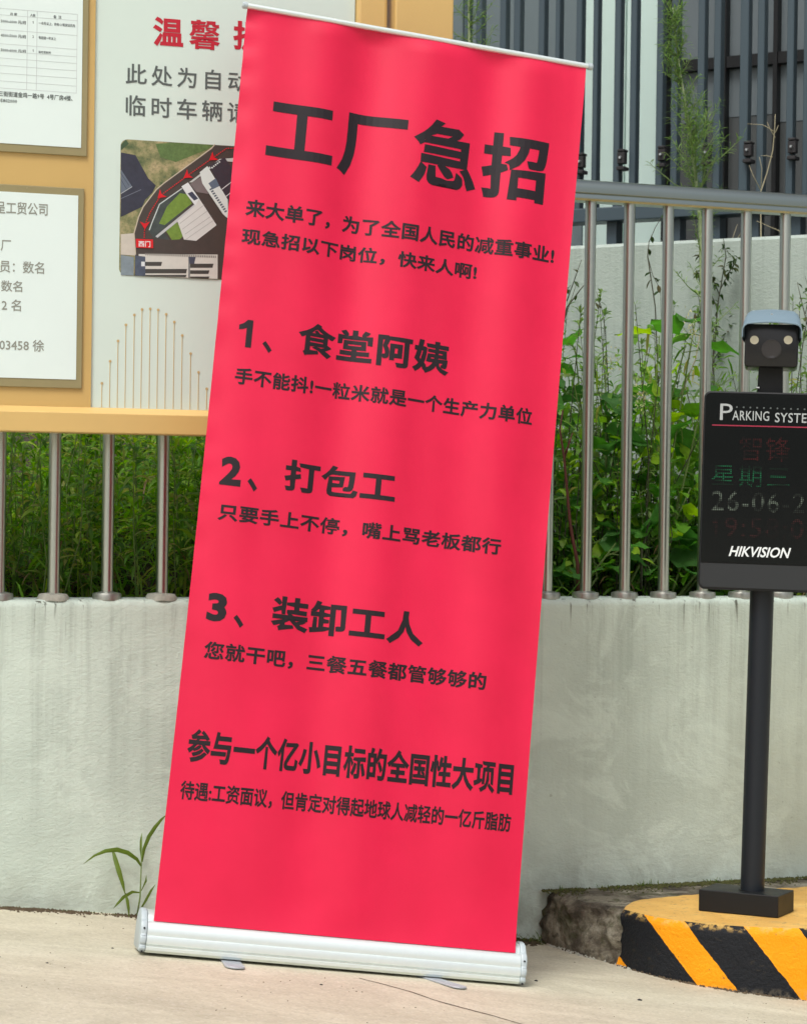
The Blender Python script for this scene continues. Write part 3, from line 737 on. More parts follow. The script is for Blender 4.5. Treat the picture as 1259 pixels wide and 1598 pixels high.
def mpoly(pts, c, var=0.0, s=60):
    mlev[0] += 1; off = -0.0050 + 0.00004 * mlev[0]
    q = []
    for x, y in pts:
        u, v = mq(x, y); q.append((max(mapx0 + 0.0005, u), min(mapz1 - 0.0005, max(mapz0 + 0.0005, v))))
    bm = bmesh.new(); vv = [bm.verts.new((u, v, 0)) for u, v in q]; bm.faces.new(vv); bmesh.ops.triangulate(bm, faces=bm.faces)
    idx = {v: i for i, v in enumerate(bm.verts)}; mb = MB(); mb.add([npl(v.co.x, v.co.y, off) for v in bm.verts], [tuple(idx[v] for v in f.verts) for f in bm.faces]); bm.free()
    return mb.build('printed_shape', mcol(c, var, s), mprint, auto='keep')
def mline(pts, wd, c, dash=None):
    mlev[0] += 1; off = -0.0050 + 0.00004 * mlev[0]; mb = MB(); q = [Vector((*mq(x, y), 0)) for x, y in pts]; w_ = wd * 0.00024
    for a, b_ in zip(q[:-1], q[1:]):
        L = (b_ - a).length; segs = [(0, 1)]
        if dash: n = max(1, int(L / dash)); segs = [(k/n, (k+0.6)/n) for k in range(n)]
        n_ = Vector((-(b_-a).y, (b_-a).x, 0)).normalized() * w_ / 2
        for s0, s1 in segs:
            p, r = a.lerp(b_, s0), a.lerp(b_, s1); mb.add([npl(z.x, z.y, off) for z in (p+n_, r+n_, r-n_, p-n_)], [(0,1,2,3)])
    return mb.build('printed_line', mcol(c), mprint, auto='keep')
R_ = 2010
mpoly([(60,160),(110,110),(140,150),(60,215)], (62,84,58), 0.2)
mpoly([(400,150),(600,110),(980,150),(900,210),(600,330),(450,280)], (92,118,66), 0.35, 90)
mpoly([(60,235),(205,262),(330,490),(405,560),(370,630),(300,700),(270,770),(60,870)], (52,54,68), 0.25, 50)
mpoly([(60,400),(172,572),(60,640)], (98,108,122), 0.1)
mline([(60,440),(140,560)], 5, (60,66,80)); mline([(60,500),(120,600)], 5, (60,66,80)); mline([(60,690),(260,600)], 6, (108,114,128)); mline([(60,642),(172,572)], 6, (170,176,180))
mpoly([(60,1040),(190,1030),(205,1250),(60,1240)], (196,190,178), 0.08)
mpoly([(60,1243),(188,1265),(186,1450),(60,1450)], (128,142,150), 0.25, 30)
mpoly([(985,155),(R_,190),(R_,1520),(240,1455),(195,1455),(205,1180),(190,1030),(235,870),(280,770),(410,600),(480,540),(950,195)], (70,63,58), 0.14, 30)
mline([(985,155),(950,195),(480,540),(410,600),(280,770),(235,870),(190,1030),(205,1240)], 10, (190,180,160))
mpoly([(330,1000),(430,740),(660,590),(740,700),(760,740),(470,1000),(540,1095),(380,1075)], (66,76,74), 0.3, 50)
mline([(340,1000),(365,930),(440,745),(660,590)], 9, (196,206,204))
mpoly([(640,635),(715,650),(760,735),(490,950),(436,935),(515,765)], (112,142,58), 0.2, 120)
mpoly([(505,1010),(610,920),(690,1040),(640,1090),(560,1095)], (112,142,58), 0.2, 120)
mpoly([(400,1060),(790,740),(800,770),(420,1075)], (186,190,190))
mpoly([(615,910),(790,760),(830,690),(1000,950),(800,1105),(680,1092)], (206,208,204), 0.04)
mline([(640,935),(880,750)], 4, (150,152,150)); mline([(665,990),(910,810)], 4, (150,152,150)); mline([(690,1040),(950,860)], 4, (150,152,150)); mline([(700,1090),(975,900)], 4, (160,162,160))
mpoly([(655,570),(720,530),(830,690),(790,760),(700,640)], (214,220,220)); mpoly([(715,640),(760,620),(820,690),(780,710)], (60,66,84))
mpoly([(740,545),(840,480),(925,645),(800,625)], (118,110,110), 0.1)
mpoly([(730,530),(1030,300),(1180,290),(1180,330),(1040,320),(760,530)], (190,196,192))
mpoly([(835,430),(910,370),(1110,700),(1115,890),(1060,840),(860,540)], (208,218,214)); mpoly([(920,540),(990,490),(1040,560),(960,600)], (92,108,124))
mline([(940,590),(1100,830)], 26, (84,98,108), 0.006)
mpoly([(930,365),(1080,285),(1180,440),(1180,640),(1120,700),(1040,590)], (58,54,62), 0.15)
mline([(1050,600),(1180,500)], 8, (196,200,200)); mline([(1090,670),(1180,600)], 8, (196,200,200)); mline([(950,390),(1040,320)], 14, (200,212,208), 0.005)
mpoly([(235,1235),(1010,1240),(1010,1480),(240,1458)], (204,204,196), 0.06)
mpoly([(200,1250),(300,1260),(300,1455),(200,1450)], (76,86,104), 0.3, 60); mpoly([(260,1310),(295,1310),(295,1355),(260,1355)], (210,216,218))
for a in ((300,1312,465,1352),(300,1382,710,1425),(740,1330,970,1370),(740,1395,930,1430),(740,1456,930,1478),(300,1440,705,1462)):
    mpoly([(a[0],a[1]),(a[2],a[1]),(a[2]-10,a[3]),(a[0],a[3])], (66,66,62))
mpoly([(722,1262),(738,1262),(738,1476),(722,1474)], (120,124,124)); mpoly([(725,1262),(795,1262),(780,1330),(735,1330)], (70,76,92), 0.2)
mline([(300,1235),(1000,1262)], 22, (130,128,122), 0.004)
mline([(1250,195),(1100,195),(990,270),(720,460),(450,660),(345,830),(295,950),(288,1085)], 9, (206,22,34), 0.005)
for (x, y, a) in ((965,285,215),(715,460,215),(455,655,222),(295,945,270)):
    a = rad(a); d = (math.cos(a), -math.sin(a)); n_ = (-d[1], d[0])
    mpoly([(x+d[0]*48, y+d[1]*48), (x-d[0]*30+n_[0]*50, y-d[1]*30+n_[1]*50), (x-d[0]*8, y-d[1]*8), (x-d[0]*30-n_[0]*50, y-d[1]*30-n_[1]*50)], (206,22,34))
mpoly([(205,1085),(375,1092),(378,1178),(208,1172)], (206,28,34))
mlev[0] += 1
ntext('西门', 217, 235.5, 375.2, 384.6, M['white'], mprint, -0.0050 + 0.00004*(mlev[0]+2), 0.02)

# ================================================================== ROLL-UP BANNER
yaw, lean, roll_ = 0.2363, -0.1298, 0.1164
BM = Matrix.Rotation(yaw, 3, 'Z') @ Matrix.Rotation(lean, 3, 'X') @ Matrix.Rotation(roll_, 3, 'Y')
BO = Vector((-0.1303, 4.9435, 0.0335)); BH = 2.0336; BSK = -0.0161
ban = empty('roll_up_banner', BO - Vector((0, 0, 0.072)), 'tall red roll-up recruitment banner leaning to the right on an aluminium base', 'banner')
def ripple(u, v):
    e = v / BH
    d = 0.0065 * math.sin(u * 23 + 0.9 + 0.5 * math.sin(v * 1.7)) * (0.35 + 0.65 * e) + 0.0035 * math.sin(u * 41 + 2 + v * 0.8) * e
    d += 0.010 * math.exp(-((u - 0.03) / 0.045) ** 2) * (0.3 + 0.7 * e) * (1 if v > 0.02 else 0) - 0.004 * math.exp(-((u + 0.09) / 0.05) ** 2)
    ed = max(0, (-u - 0.36) / 0.04)                    # curled, puckered left edge near the top
    d += -0.004 * ed * e + 0.0022 * ed * e * math.sin(v * 70 + 2 * math.sin(v * 13))
    er = max(0, (u - 0.375) / 0.025); d += 0.004 * er * er * e
    return -d * min(1, max(0, v / 0.06)) * min(1, (BH - v) / 0.03 + 0.15) - 0.0045 * math.exp(-v / 0.03)
def bw(u, v):                                          # banner surface (u,v) -> world, waist narrows slightly
    s_ = 4 * (v / BH) * (1 - v / BH); uu = u * (1 - 0.0085 * s_) if u > 0 else u * (1 - 0.016 * s_)
    return uu + BSK * v / BH
def bsurf(u, v, off=0.0): return BO + BM @ Vector((bw(u, v), ripple(u, v) - off, v))
BL = []
mb = MB(); nu, nv = 54, 150; us = [-0.4 + 0.8 * i / nu for i in range(nu + 1)]
# refine the columns so print and cloth share the same ripple
step = 0.0148148
vs = [bsurf(u, BH * j / nv) for j in range(nv + 1) for u in us]; n = nu + 1
fs = [(j*n+i, j*n+i+1, (j+1)*n+i+1, (j+1)*n+i) for j in range(nv) for i in range(nu)]
# back of the cloth 0.4 mm behind
vb = [bsurf(u, BH * j / nv, -0.0004) for j in range(nv + 1) for u in us]; N0 = len(vs)
fb = [tuple(reversed([k + N0 for k in f])) for f in fs]
rim = [(j*n, (j+1)*n, (j+1)*n+N0, j*n+N0) for j in range(nv)] + [(j*n+nu, j*n+nu+N0, (j+1)*n+nu+N0, (j+1)*n+nu) for j in range(nv)]
mb.add(vs + vb, fs + fb + rim); mb.build('fabric', M['red'], ban, smooth='auto')
def bq(px, py):
    d = ray(px, py); nrm = BM @ Vector((0, 1, 0)); t_ = (BO - CAM).dot(nrm) / d.dot(nrm)
    l = BM.transposed() @ (CAM + d * t_ - BO); v = l.z; x = l.x - BSK * v / BH
    s_ = 4 * (v / BH) * (1 - v / BH); x = x / (1 - 0.0085 * s_) if x > 0 else x / (1 - 0.016 * s_)
    return x, v
def btext(body, L, R, T, B, bold, spacing=1.0, res=3):
    x0 = bq(*L)[0]; x1 = bq(*R)[0]; z1 = bq(*T)[1]; z0 = bq(*B)[1]
    uv, fs = fit_text(body, x0, x1, z0, z1, bold, spacing, res, cut=0.8/54)
    mb = MB(); mb.add([bsurf(u, v, 0.0007) for u, v in uv], fs); return mb.build('printed_text', M['ink'], ban, auto='keep')
btext('工厂急招', (414,240), (856,225), (783,206), (816,317.5), 0.033, 1.14, 4)
btext('来大单了，为了全国人民的减重事业!', (382.7,333.7), (864.7,397.7), (397,311), (851.5,411.4), 0.03, 1.06)
btext('现急招以下岗位，快来人啊!', (377.3,373), (745,422.5), (391,356.4), (727.6,435), 0.03, 1.06)
btext('1', (372.4,520), (393.5,520), (385,499), (383,542), 0.035)
btext('、', (408.7,541), (424,543), (411,532), (420,551.5), 0.03)
btext('食堂阿姨', (465.3,523.7), (703.7,538), (491.4,504.5), (696.6,587), 0.036, 1.1)
btext('手不能抖!一粒米就是一个生产力单位', (366,596), (830,653.8), (380.7,574), (818.5,663.5), 0.03, 1.08)
btext('2', (343.6,740), (376.5,740), (362,713), (360,758), 0.045)
btext('、', (385.4,756), (401.4,758), (388,746), (397,767.5), 0.03)
btext('打包工', (443.2,746.7), (617,751), (464.6,717.8), (611.4,787), 0.036, 1.1)
btext('只要手上不停，嘴上骂老板都行', (339,813.5), (781.8,835.7), (353.4,785.9), (769.3,866.8), 0.03, 1.08)
btext('3', (323,950), (354,950), (340,925.6), (338,970), 0.045)
btext('、', (363.6,969), (380,971), (366,959), (376,980), 0.03)
btext('装卸工人', (421,982.5), (659.4,1007), (453.5,931.3), (640,1008), 0.036, 1.1)
btext('您就干吧，三餐五餐都管够够的', (317,1031), (758.2,1053.7), (331,1001), (749.3,1078), 0.03, 1.08)
btext('参与一个亿小目标的全国性大项目', (292.2,1173), (802.6,1189), (310.7,1137), (789.7,1240.7), 0.036, 1.05)
btext('待遇:工资面议，但肯定对得起地球人减轻的一亿斤脂肪', (280.7,1244.4), (798,1269.7), (292,1218), (785,1298.7), 0.026, 1.02)
# top bar with end caps
def bl(x, y, z): return BO + BM @ Vector((x, y, z))
prof = [(0.0068*math.cos(2*math.pi*k/16), 0.0062*math.sin(2*math.pi*k/16)) for k in range(16)]
ay, az = BM @ Vector((0, -1, 0)), BM @ Vector((0, 0, 1))
mb = MB(); mb.sweep(prof, bl(-0.401 + BSK, 0, BH + 0.003), bl(0.404 + BSK, 0, BH + 0.003), ay, az); tb = mb.build('top_bar', M['alu'], ban, smooth='auto')
for s_ in (-1, 1):
    a = bl(s_*0.4015 + BSK + (0.003 if s_ > 0 else 0), 0, BH + 0.003); d = BM @ Vector((s_, 0, 0)); mb = MB(); mb.tube([a, a + d*0.009, a + d*0.0115], [0.0082, 0.0082, 0.006], 16); mb.build('end_cap', M['capgrey'], tb, smooth='auto')
# support pole behind
mb = MB(); p0 = bl(0.0, 0.05, -0.01); p1 = bl(BSK, 0.012, BH - 0.004)
mb.tube([p0, p0.lerp(p1, 0.5), p1], [0.007, 0.006, 0.005], 12); mb.build('support_pole', M['alu'], ban, smooth='auto')
# base cassette: yaw and ground tilt only
_x = (BM @ Vector((1, 0, 0))).normalized(); _z = (Vector((0, 0.05, 1)) - _x * Vector((0, 0.05, 1)).dot(_x)).normalized()
CM = Matrix((_x, _z.cross(_x), _z)).transposed()
CO = BO - CM @ Vector((0, 0, 0.0725))
def cl(x, y, z): return CO + CM @ Vector((x, y, z))
cp = [(-0.002, 0.007), (-0.013, 0.007), (-0.0185, 0.013), (-0.0185, 0.019), (-0.0165, 0.021), (-0.0165, 0.023), (-0.020, 0.026), (-0.0205, 0.036), (-0.0185, 0.042), (-0.0165, 0.043), (-0.0160, 0.046), (-0.0165, 0.049), (-0.0125, 0.062), (-0.0065, 0.0705), (-0.002, 0.072),
      (0.001, 0.0715), (0.0025, 0.078), (0.010, 0.087), (0.022, 0.0915), (0.036, 0.092), (0.052, 0.088), (0.066, 0.077), (0.074, 0.060), (0.077, 0.03), (0.074, 0.009), (0.066, 0.007)]
mb = MB(); mb.sweep(cp, cl(-0.412, 0, 0), cl(0.412, 0, 0), CM @ Vector((0, 1, 0)), CM @ Vector((0, 0, 1)))
cas = mb.build('base_cassette', M['alu'], ban, smooth='auto')
ins = [(y * 1.05 + 0.0, z * 1.02 + 0.0) for y, z in cp if not (0.0 <= y <= 0.0024 and z > 0.07)]
for s_ in (-1, 1):
    mb = MB(); a, b_ = sorted((s_*0.4125, s_*0.4265)); mb.sweep(ins, cl(a, 0, 0.0005), cl(b_, 0, 0.0005), CM @ Vector((0, 1, 0)), CM @ Vector((0, 0, 1)))
    mb.build('side_cap', M['capgrey'], cas, bevel=0.003, smooth='auto')
    for yy, z_ in ((-0.010, 0.058), (-0.012, 0.009)):
        p = cl(s_*0.4195, yy - 0.006, z_); mb = MB(); mb.tube([p + CM @ Vector((0, 0.003, 0)), p + CM @ Vector((0, -0.0015, 0))], 0.0022, 8); mb.build('screw', M['slot'], cas)
# swivel feet
def foot(px, py, ang, wdt):
    g = at_ground(px, py); d = CM @ Vector((math.sin(ang), -math.cos(ang), 0)); sdv = CM @ Vector((math.cos(ang), math.sin(ang), 0)); up = CM @ Vector((0, 0, 1))
    L_ = 0.16; a = g - d * L_ + up * 0.006; mb = MB(); n_ = 10; out = []
    pts = [(-wdt, 0), (wdt, 0)]
    for k in range(n_ + 1):
        t_ = math.pi * k / n_; pts.append((wdt * math.cos(t_), L_ - wdt + wdt * math.sin(t_)))
    for z_ in (0.0, 0.004): out += [a + sdv * x + d * y + up * z_ - Vector((0,0,0.004)) for x, y in pts]
    m_ = len(pts); mb.add(out, [tuple(range(m_)), tuple(range(m_, 2*m_))] + [(i, (i+1) % m_, m_ + (i+1) % m_, m_ + i) for i in range(m_)])
    return mb.build('swivel_foot', M['foot'], ban, bevel=0.0012)
foot(368, 1514, rad(-2), 0.021); foot(722, 1545, rad(22), 0.018)

# ================================================================== PARKING TERMINAL
TP = at_z(1173, 1394, KT + 0.05); TP.z = KT + 0.05
lean_t = rad(1.05)                                    # whole post leans slightly to the right
TR = Matrix.Rotation(rad(-9.1), 3, 'Z') @ Matrix.Rotation(lean_t, 3, 'Y')
term = empty('parking_terminal', (TP.x, TP.y, KT), 'black parking display post with camera on top standing on the striped kerb', 'parking terminal')
# base plate: box seen from its corner
cA, cB, cC = at_z(1089, 1421.7, KT), at_z(1213, 1433.5, KT), at_z(1252.5, 1424.5, KT)
e1 = (cB - cA); e2 = cC - cB; e2 = e2 - e1 * (e2.dot(e1) / e1.dot(e1)) * 0.75; cD = cA + e2
mb = MB(); ht = Vector((0, 0, 0.053)); g0 = Vector((0, 0, 0.001)); q4 = [cA, cB, cB + e2, cD]
mb.add([p + g0 for p in q4] + [p + ht for p in q4], [(0,1,2,3),(4,5,6,7),(0,1,5,4),(1,2,6,5),(2,3,7,6),(3,0,4,7)])
pl_ = mb.build('base_plate', M['blackplastic'], term, bevel=0.002)
ctr = (cA + cB + e2 + cA) ; 
cx = (cA + cB + e2 * 1.0) / 2
post0 = Vector((at_y(1173, 1392, TP.y).x, TP.y, KT + 0.05))
post0.y = ((cA + cB) / 2 + e2 / 2).y; post0.x = at_y(1173, 1392, post0.y).x
def tl(x, y, z): return post0 + TR @ Vector((x, y, z))
ZDB = at_y(1187, 921, post0.y).z - post0.z; ZDT = at_y(1187, 614, post0.y).z - post0.z
mb = MB(); mb.tube([tl(0, 0, 0.0), tl(0, 0, ZDB + 0.1)], 0.0288, 32); mb.build('post', M['post'], term, smooth='auto')
mb = MB(); mb.tube([tl(0, 0, 0.0), tl(0, 0, 0.004)], 0.034, 28); mb.build('weld_collar', M['blackplastic'], term, smooth='auto')
def rrect(w_, h_, r, n=8):
    out = []
    for cx_, cz_, a0 in ((w_-r, h_-r, 0), (-w_+r, h_-r, 90), (-w_+r, -h_+r, 180), (w_-r, -h_+r, 270)):
        for k in range(n+1):
            a = rad(a0 + 90*k/n); out.append((cx_ + r*math.cos(a), cz_ + r*math.sin(a)))
    return out
hw = 98.5 / F_PX * post0.y * 0.995; hh = (ZDT - ZDB) / 2; zc = (ZDT + ZDB) / 2
fy = -0.062
def rplate(mb, w_, h_, r, y0, y1, xc=0, zc_=0):
    p = rrect(w_, h_, r); mb.sweep([(a + xc, b_ + zc_) for a, b_ in p], tl(0, y0, 0), tl(0, y1, 0), TR @ Vector((1,0,0)), TR @ Vector((0,0,1)))
mb = MB(); rplate(mb, hw, hh, 0.016, fy, 0.04, 0, zc); dsp = mb.build('display_housing', M['blackplastic'], term, bevel=0.003, smooth='auto')
zsb = ZDB + 42.0 / F_PX * post0.y
mb = MB(); p = [(x, max(z, zsb - zc)) for x, z in rrect(hw - 0.004, hh - 0.004, 0.013)]
pp = [];
for q_ in p:
    if not pp or (Vector(q_) - Vector(pp[-1])).length > 1e-5: pp.append(q_)
mb.sweep([(a, b_ + zc) for a, b_ in pp], tl(0, fy - 0.0022, 0), tl(0, fy - 0.0002, 0), TR @ Vector((1,0,0)), TR @ Vector((0,0,1))); mb.build('screen_glass', M['screen'], dsp)
mb = MB(); mb.sweep([(-hw+0.012, ZDB+0.006), (hw-0.012, ZDB+0.006), (hw-0.004, ZDB+0.014), (hw-0.004, zsb-0.002), (-hw+0.004, zsb-0.002), (-hw+0.004, ZDB+0.014)], tl(0, fy - 0.0014, 0), tl(0, fy - 0.0002, 0), TR @ Vector((1,0,0)), TR @ Vector((0,0,1))); mb.build('lower_panel', M['lowpanel'], dsp)
def tq(px, py):
    o0 = tl(0, fy - 0.003, 0); nrm = TR @ Vector((0, 1, 0)); d = ray(px, py); t_ = (o0 - CAM).dot(nrm) / d.dot(nrm)
    l = TR.transposed() @ (CAM + d * t_ - post0); return l.x, l.z
def ttext(body, L, R, T, B, m, bold=0.0, spacing=1.0, parent=None, off=0.0034, shear=0.0, name='lettering'):
    x0, x1, z1, z0 = tq(*L)[0], tq(*R)[0], tq(*T)[1], tq(*B)[1]
    uv, fs = fit_text(body, x0, x1, z0, z1, bold, spacing, 3, shear=shear); mb = MB(); mb.add([tl(u, fy - off, v) for u, v in uv], fs)
    return mb.build(name, m, parent or dsp, auto='keep')
def m_ledtext(c, e):
    m, t, b = newmat('led_dots'); b.inputs['Base Color'].default_value = lin((6, 11, 13)); b.inputs['Specular IOR Level'].default_value = 0.28; b.inputs['Roughness'].default_value = 0.2
    v = coords(t, (230, 230, 230)); sp = nd(t, 'ShaderNodeSeparateXYZ'); t.links.new(v, sp.inputs[0])
    ms = []
    for ax in (0, 2):
        s_ = nd(t, 'ShaderNodeMath', operation='SINE'); m6 = nd(t, 'ShaderNodeMath', operation='MULTIPLY'); m6.inputs[1].default_value = 6.283; t.links.new(sp.outputs[ax], m6.inputs[0]); t.links.new(m6.outputs[0], s_.inputs[0])
        g_ = nd(t, 'ShaderNodeMath', operation='GREATER_THAN'); g_.inputs[1].default_value = -0.35; t.links.new(s_.outputs[0], g_.inputs[0]); ms.append(g_.outputs[0])
    pr = nd(t, 'ShaderNodeMath', operation='MULTIPLY'); t.links.new(ms[0], pr.inputs[0]); t.links.new(ms[1], pr.inputs[1])
    lz = noisetex(t, coords(t, (10, 1, 48)), 1.0, 2, 0.5); lr = ramp(t, lz, [(0.47, (0.10,)*3+(1,)), (0.56, (1,1,1,1))])
    p2 = nd(t, 'ShaderNodeMath', operation='MULTIPLY'); t.links.new(pr.outputs[0], p2.inputs[0]); t.links.new(lr, p2.inputs[1])
    p3 = nd(t, 'ShaderNodeMath', operation='MULTIPLY'); t.links.new(p2.outputs[0], p3.inputs[0]); p3.inputs[1].default_value = e
    b.inputs['Emission Color'].default_value = lin(c); t.links.new(p3.outputs[0], b.inputs['Emission Strength']); return m
LR, LG, LW, LR2 = m_ledtext((150, 34, 40), 0.24), m_ledtext((40, 190, 120), 0.26), m_ledtext((190, 205, 180), 0.28), m_ledtext((120, 52, 52), 0.22)
M['offw'] = simple('offwhite_letter', (164, 170, 170), 0.5)
ttext('P', (1123,640), (1142.5,640), (1132,630), (1128,655.5), M['offw'], 0.0)
ttext('ARKING', (1142,650), (1199.5,650), (1160,641), (1160,656), M['offw'], 0.008, 1.08)
ttext('SYSTEM', (1208.5,653), (1272,654), (1230,644.5), (1230,659.5), M['offw'], 0.008, 1.08)
mb = MB()
for k in range(13):
    x, z = tq(1149 + 10.55*k, 635.2 + 0.36*k); mb.tube([tl(x, fy-0.0028, z), tl(x, fy-0.0035, z)], 0.0022, 8)
mb.build('dot_row', M['textgrey'], dsp)
mb = MB(); x0, z0 = tq(1110.5, 663.2); x1, z1 = tq(1262, 669.5); mb.sweep([(x0, z0-0.0014), (x1+0.015, z0-0.0014), (x1+0.015, z0+0.0014), (x0, z0+0.0014)], tl(0, fy-0.0034, 0), tl(0, fy-0.0026, 0), TR @ Vector((1,0,0)), TR @ Vector((0,0,1))); mb.build('pink_line', M['pinkline'], dsp)
ttext('智锋', (1153,700), (1232,700), (1190,681.5), (1190,719.5), LR, 0.0, 1.1, name='led_text')
ttext('星期三', (1110,740), (1231,745), (1170,726.5), (1170,759.5), LG, 0.0, 1.15, name='led_text')
ttext('26-06-24', (1110,780), (1279,786), (1170,767.5), (1170,798.5), LW, 0.0, 1.1, name='led_text')
ttext('1', (1111,820), (1118.5,820), (1115,807.5), (1115,838.5), LR2, name='led_text')
ttext('9:58:06', (1130,820), (1279,826), (1170,807.5), (1170,838.5), LR2, 0.0, 1.1, name='led_text')
ttext('HIKVISION', (1136.5,860), (1233.5,862), (1180,853.2), (1180,869.5), M['white'], 0.022, 1.0, shear=0.3)
# camera on top
ZC0 = ZDT
xcam = tq(1202.5, 545)[0]
mb = MB(); mb.sweep([(xcam-0.030, ZC0-0.002), (xcam+0.031, ZC0-0.002), (xcam+0.029, ZC0+0.075), (xcam-0.028, ZC0+0.075)], tl(0, -0.022, 0), tl(0, 0.03, 0), TR @ Vector((1,0,0)), TR @ Vector((0,0,1)))
mb.build('camera_neck', M['blackplastic'], term, bevel=0.003)
zf0, zf1 = tq(1203, 573)[1], tq(1203, 507)[1]; xf0, xf1 = tq(1161.5, 540)[0], tq(1245, 540)[0]
cyf = -0.085
mb = MB(); rplate(mb, (xf1-xf0)/2, (zf1-zf0)/2, 0.009, cyf, 0.10, (xf0+xf1)/2, (zf0+zf1)/2)
cb = mb.build('camera_body', M['face'], term, bevel=0.003, smooth='auto')
# hood: bent sheet, wider at the front brim, sloping up to the back
def hoodring(y, wdt, zb_, ztp, r, th=0.0):
    out = []; xc = (xf0+xf1)/2
    out.append((xc - wdt - th, zb_))
    for k in range(7):
        a = rad(180 - 90*k/6); out.append((xc - wdt - th + r + r*math.cos(a), ztp + th - r + r*math.sin(a)))
    for k in range(1, 6): u = -1 + 2*k/6; out.append((xc + u*(wdt-r), ztp + th + 0.0035*(1-u*u)))
    for k in range(7):
        a = rad(90 - 90*k/6); out.append((xc + wdt + th - r + r*math.cos(a), ztp + th - r + r*math.sin(a)))
    out.append((xc + wdt + th, zb_)); return [tl(x, y, z) for x, z in out]
zh1 = tq(1203, 476.5)[1]; zbrim = tq(1203, 509)[1]; hwid = (tq(1249.5, 520)[0]-tq(1156.5, 520)[0])/2; hw2 = (tq(1245, 480)[0]-tq(1167, 480)[0])/2
rings = [hoodring(cyf-0.035, hwid-0.002, zbrim-0.030, zbrim+0.001, 0.017), hoodring(cyf-0.035, hwid, zbrim-0.031, zbrim+0.003, 0.018),
         hoodring(cyf+0.02, hwid-0.002, zbrim-0.035, zbrim + (zh1-zbrim)*0.45, 0.018), hoodring(0.03, hwid-0.006, zbrim-0.035, zbrim+(zh1-zbrim)*0.85, 0.016), hoodring(0.09, hw2, zbrim-0.03, zh1, 0.012),
         hoodring(0.09, hw2-0.003, zbrim-0.03, zh1-0.003, 0.010), hoodring(cyf-0.0345, hwid-0.003, zbrim-0.030, zbrim, 0.017)]
n = len(rings[0]); mb = MB(); mb.add([p for r in rings for p in r], [(i*n+j, i*n+j+1, (i+1)*n+j+1, (i+1)*n+j) for i in range(len(rings)-1) for j in range(n-1)])
mb.build('hood', M['hood'], cb, smooth='auto')
for k, (px, py) in enumerate(((1203.5, 486), (1203.5, 491.5))):
    x, z = tq(px, py); mb = MB(); mb.tube([tl(x, -0.045 + 0.06*(1-k), z+0.002), tl(x, -0.052+0.06*(1-k), z+0.002)], [0.0035, 0.0025], 10); mb.build('screw', M['screw'], cb)
for px in (1176.5, 1229):
    x, z = tq(px, 531.5); mb = MB(); mb.tube([tl(x, cyf+0.001, z), tl(x, cyf-0.0015, z)], 0.0102, 20); mb.build('lamp', M['led'], cb, smooth='auto')
x, z = tq(1203, 546); mb = MB(); mb.tube([tl(x, cyf+0.001, z), tl(x, cyf-0.004, z), tl(x, cyf-0.0055, z), tl(x, cyf-0.003, z)], [0.0235, 0.0235, 0.021, 0.002], 32); mb.build('lens', M['lens'], cb, smooth='auto')
x, z = tq(1179, 604); mb = MB(); mb.tube([tl(x, -0.03, z), tl(x+0.008, -0.03, z)], 0.003, 10); mb.build('clamp_screw', M['screw'], cb)

# ================================================================== VEGETATION
class Leaves(MB):
    def leaf(s, base, d, length, width, droop=0.3, kind='lance', fold=0.25, n=4, roll=None):
        d = Vector(d).normalized(); side = d.cross(Vector((0,0,1)))
        if side.length < 0.05: side = Vector((1, 0, 0))
        side.normalize(); side = Matrix.Rotation(roll if roll is not None else rng.uniform(-0.7, 0.7), 3, d) @ side
        p = Vector(base); vs = [p.copy()]; step = length / n
        prof = {'lance': (0.65, 1.0, 0.75), 'ovate': (0.95, 1.0, 0.6), 'blade': (0.9, 1.0, 0.7)}[kind]
        rowsv = []
        for i in range(1, n):
            d = (d + Vector((0, 0, -droop / n * (1 + 0.5*i)))).normalized(); p = p + d * step
            w_ = width / 2 * prof[min(2, int((i - 1) * 3 / max(1, n - 1)))]
            nrm = side.cross(d).normalized(); rowsv.append((p + side * w_ + nrm * w_ * fold, p.copy(), p - side * w_ + nrm * w_ * fold))
        d = (d + Vector((0, 0, -droop / n * 2))).normalized(); tip = p + d * step
        b0 = len(vs); fs = []
        for r in rowsv: vs += list(r)
        vs.append(tip)
        fs += [(0, 2, 1), (0, 3, 2)]
        for i in range(len(rowsv) - 1):
            a = 1 + 3*i; fs += [(a, a+1, a+4, a+3), (a+1, a+2, a+5, a+4)]
        a = 1 + 3*(len(rowsv)-1); t_ = len(vs) - 1; fs += [(a, a+1, t_), (a+1, a+2, t_)]
        return s.add(vs, fs)
def rdir(el, spread=0.25):
    a = rng.uniform(0, 2*math.pi); e = el + rng.gauss(0, spread); return Vector((math.cos(a)*math.cos(e), math.sin(a)*math.cos(e), math.sin(e)))
def wyat(px, extra): return at_plane(px, 800, WY0 + extra, WS)
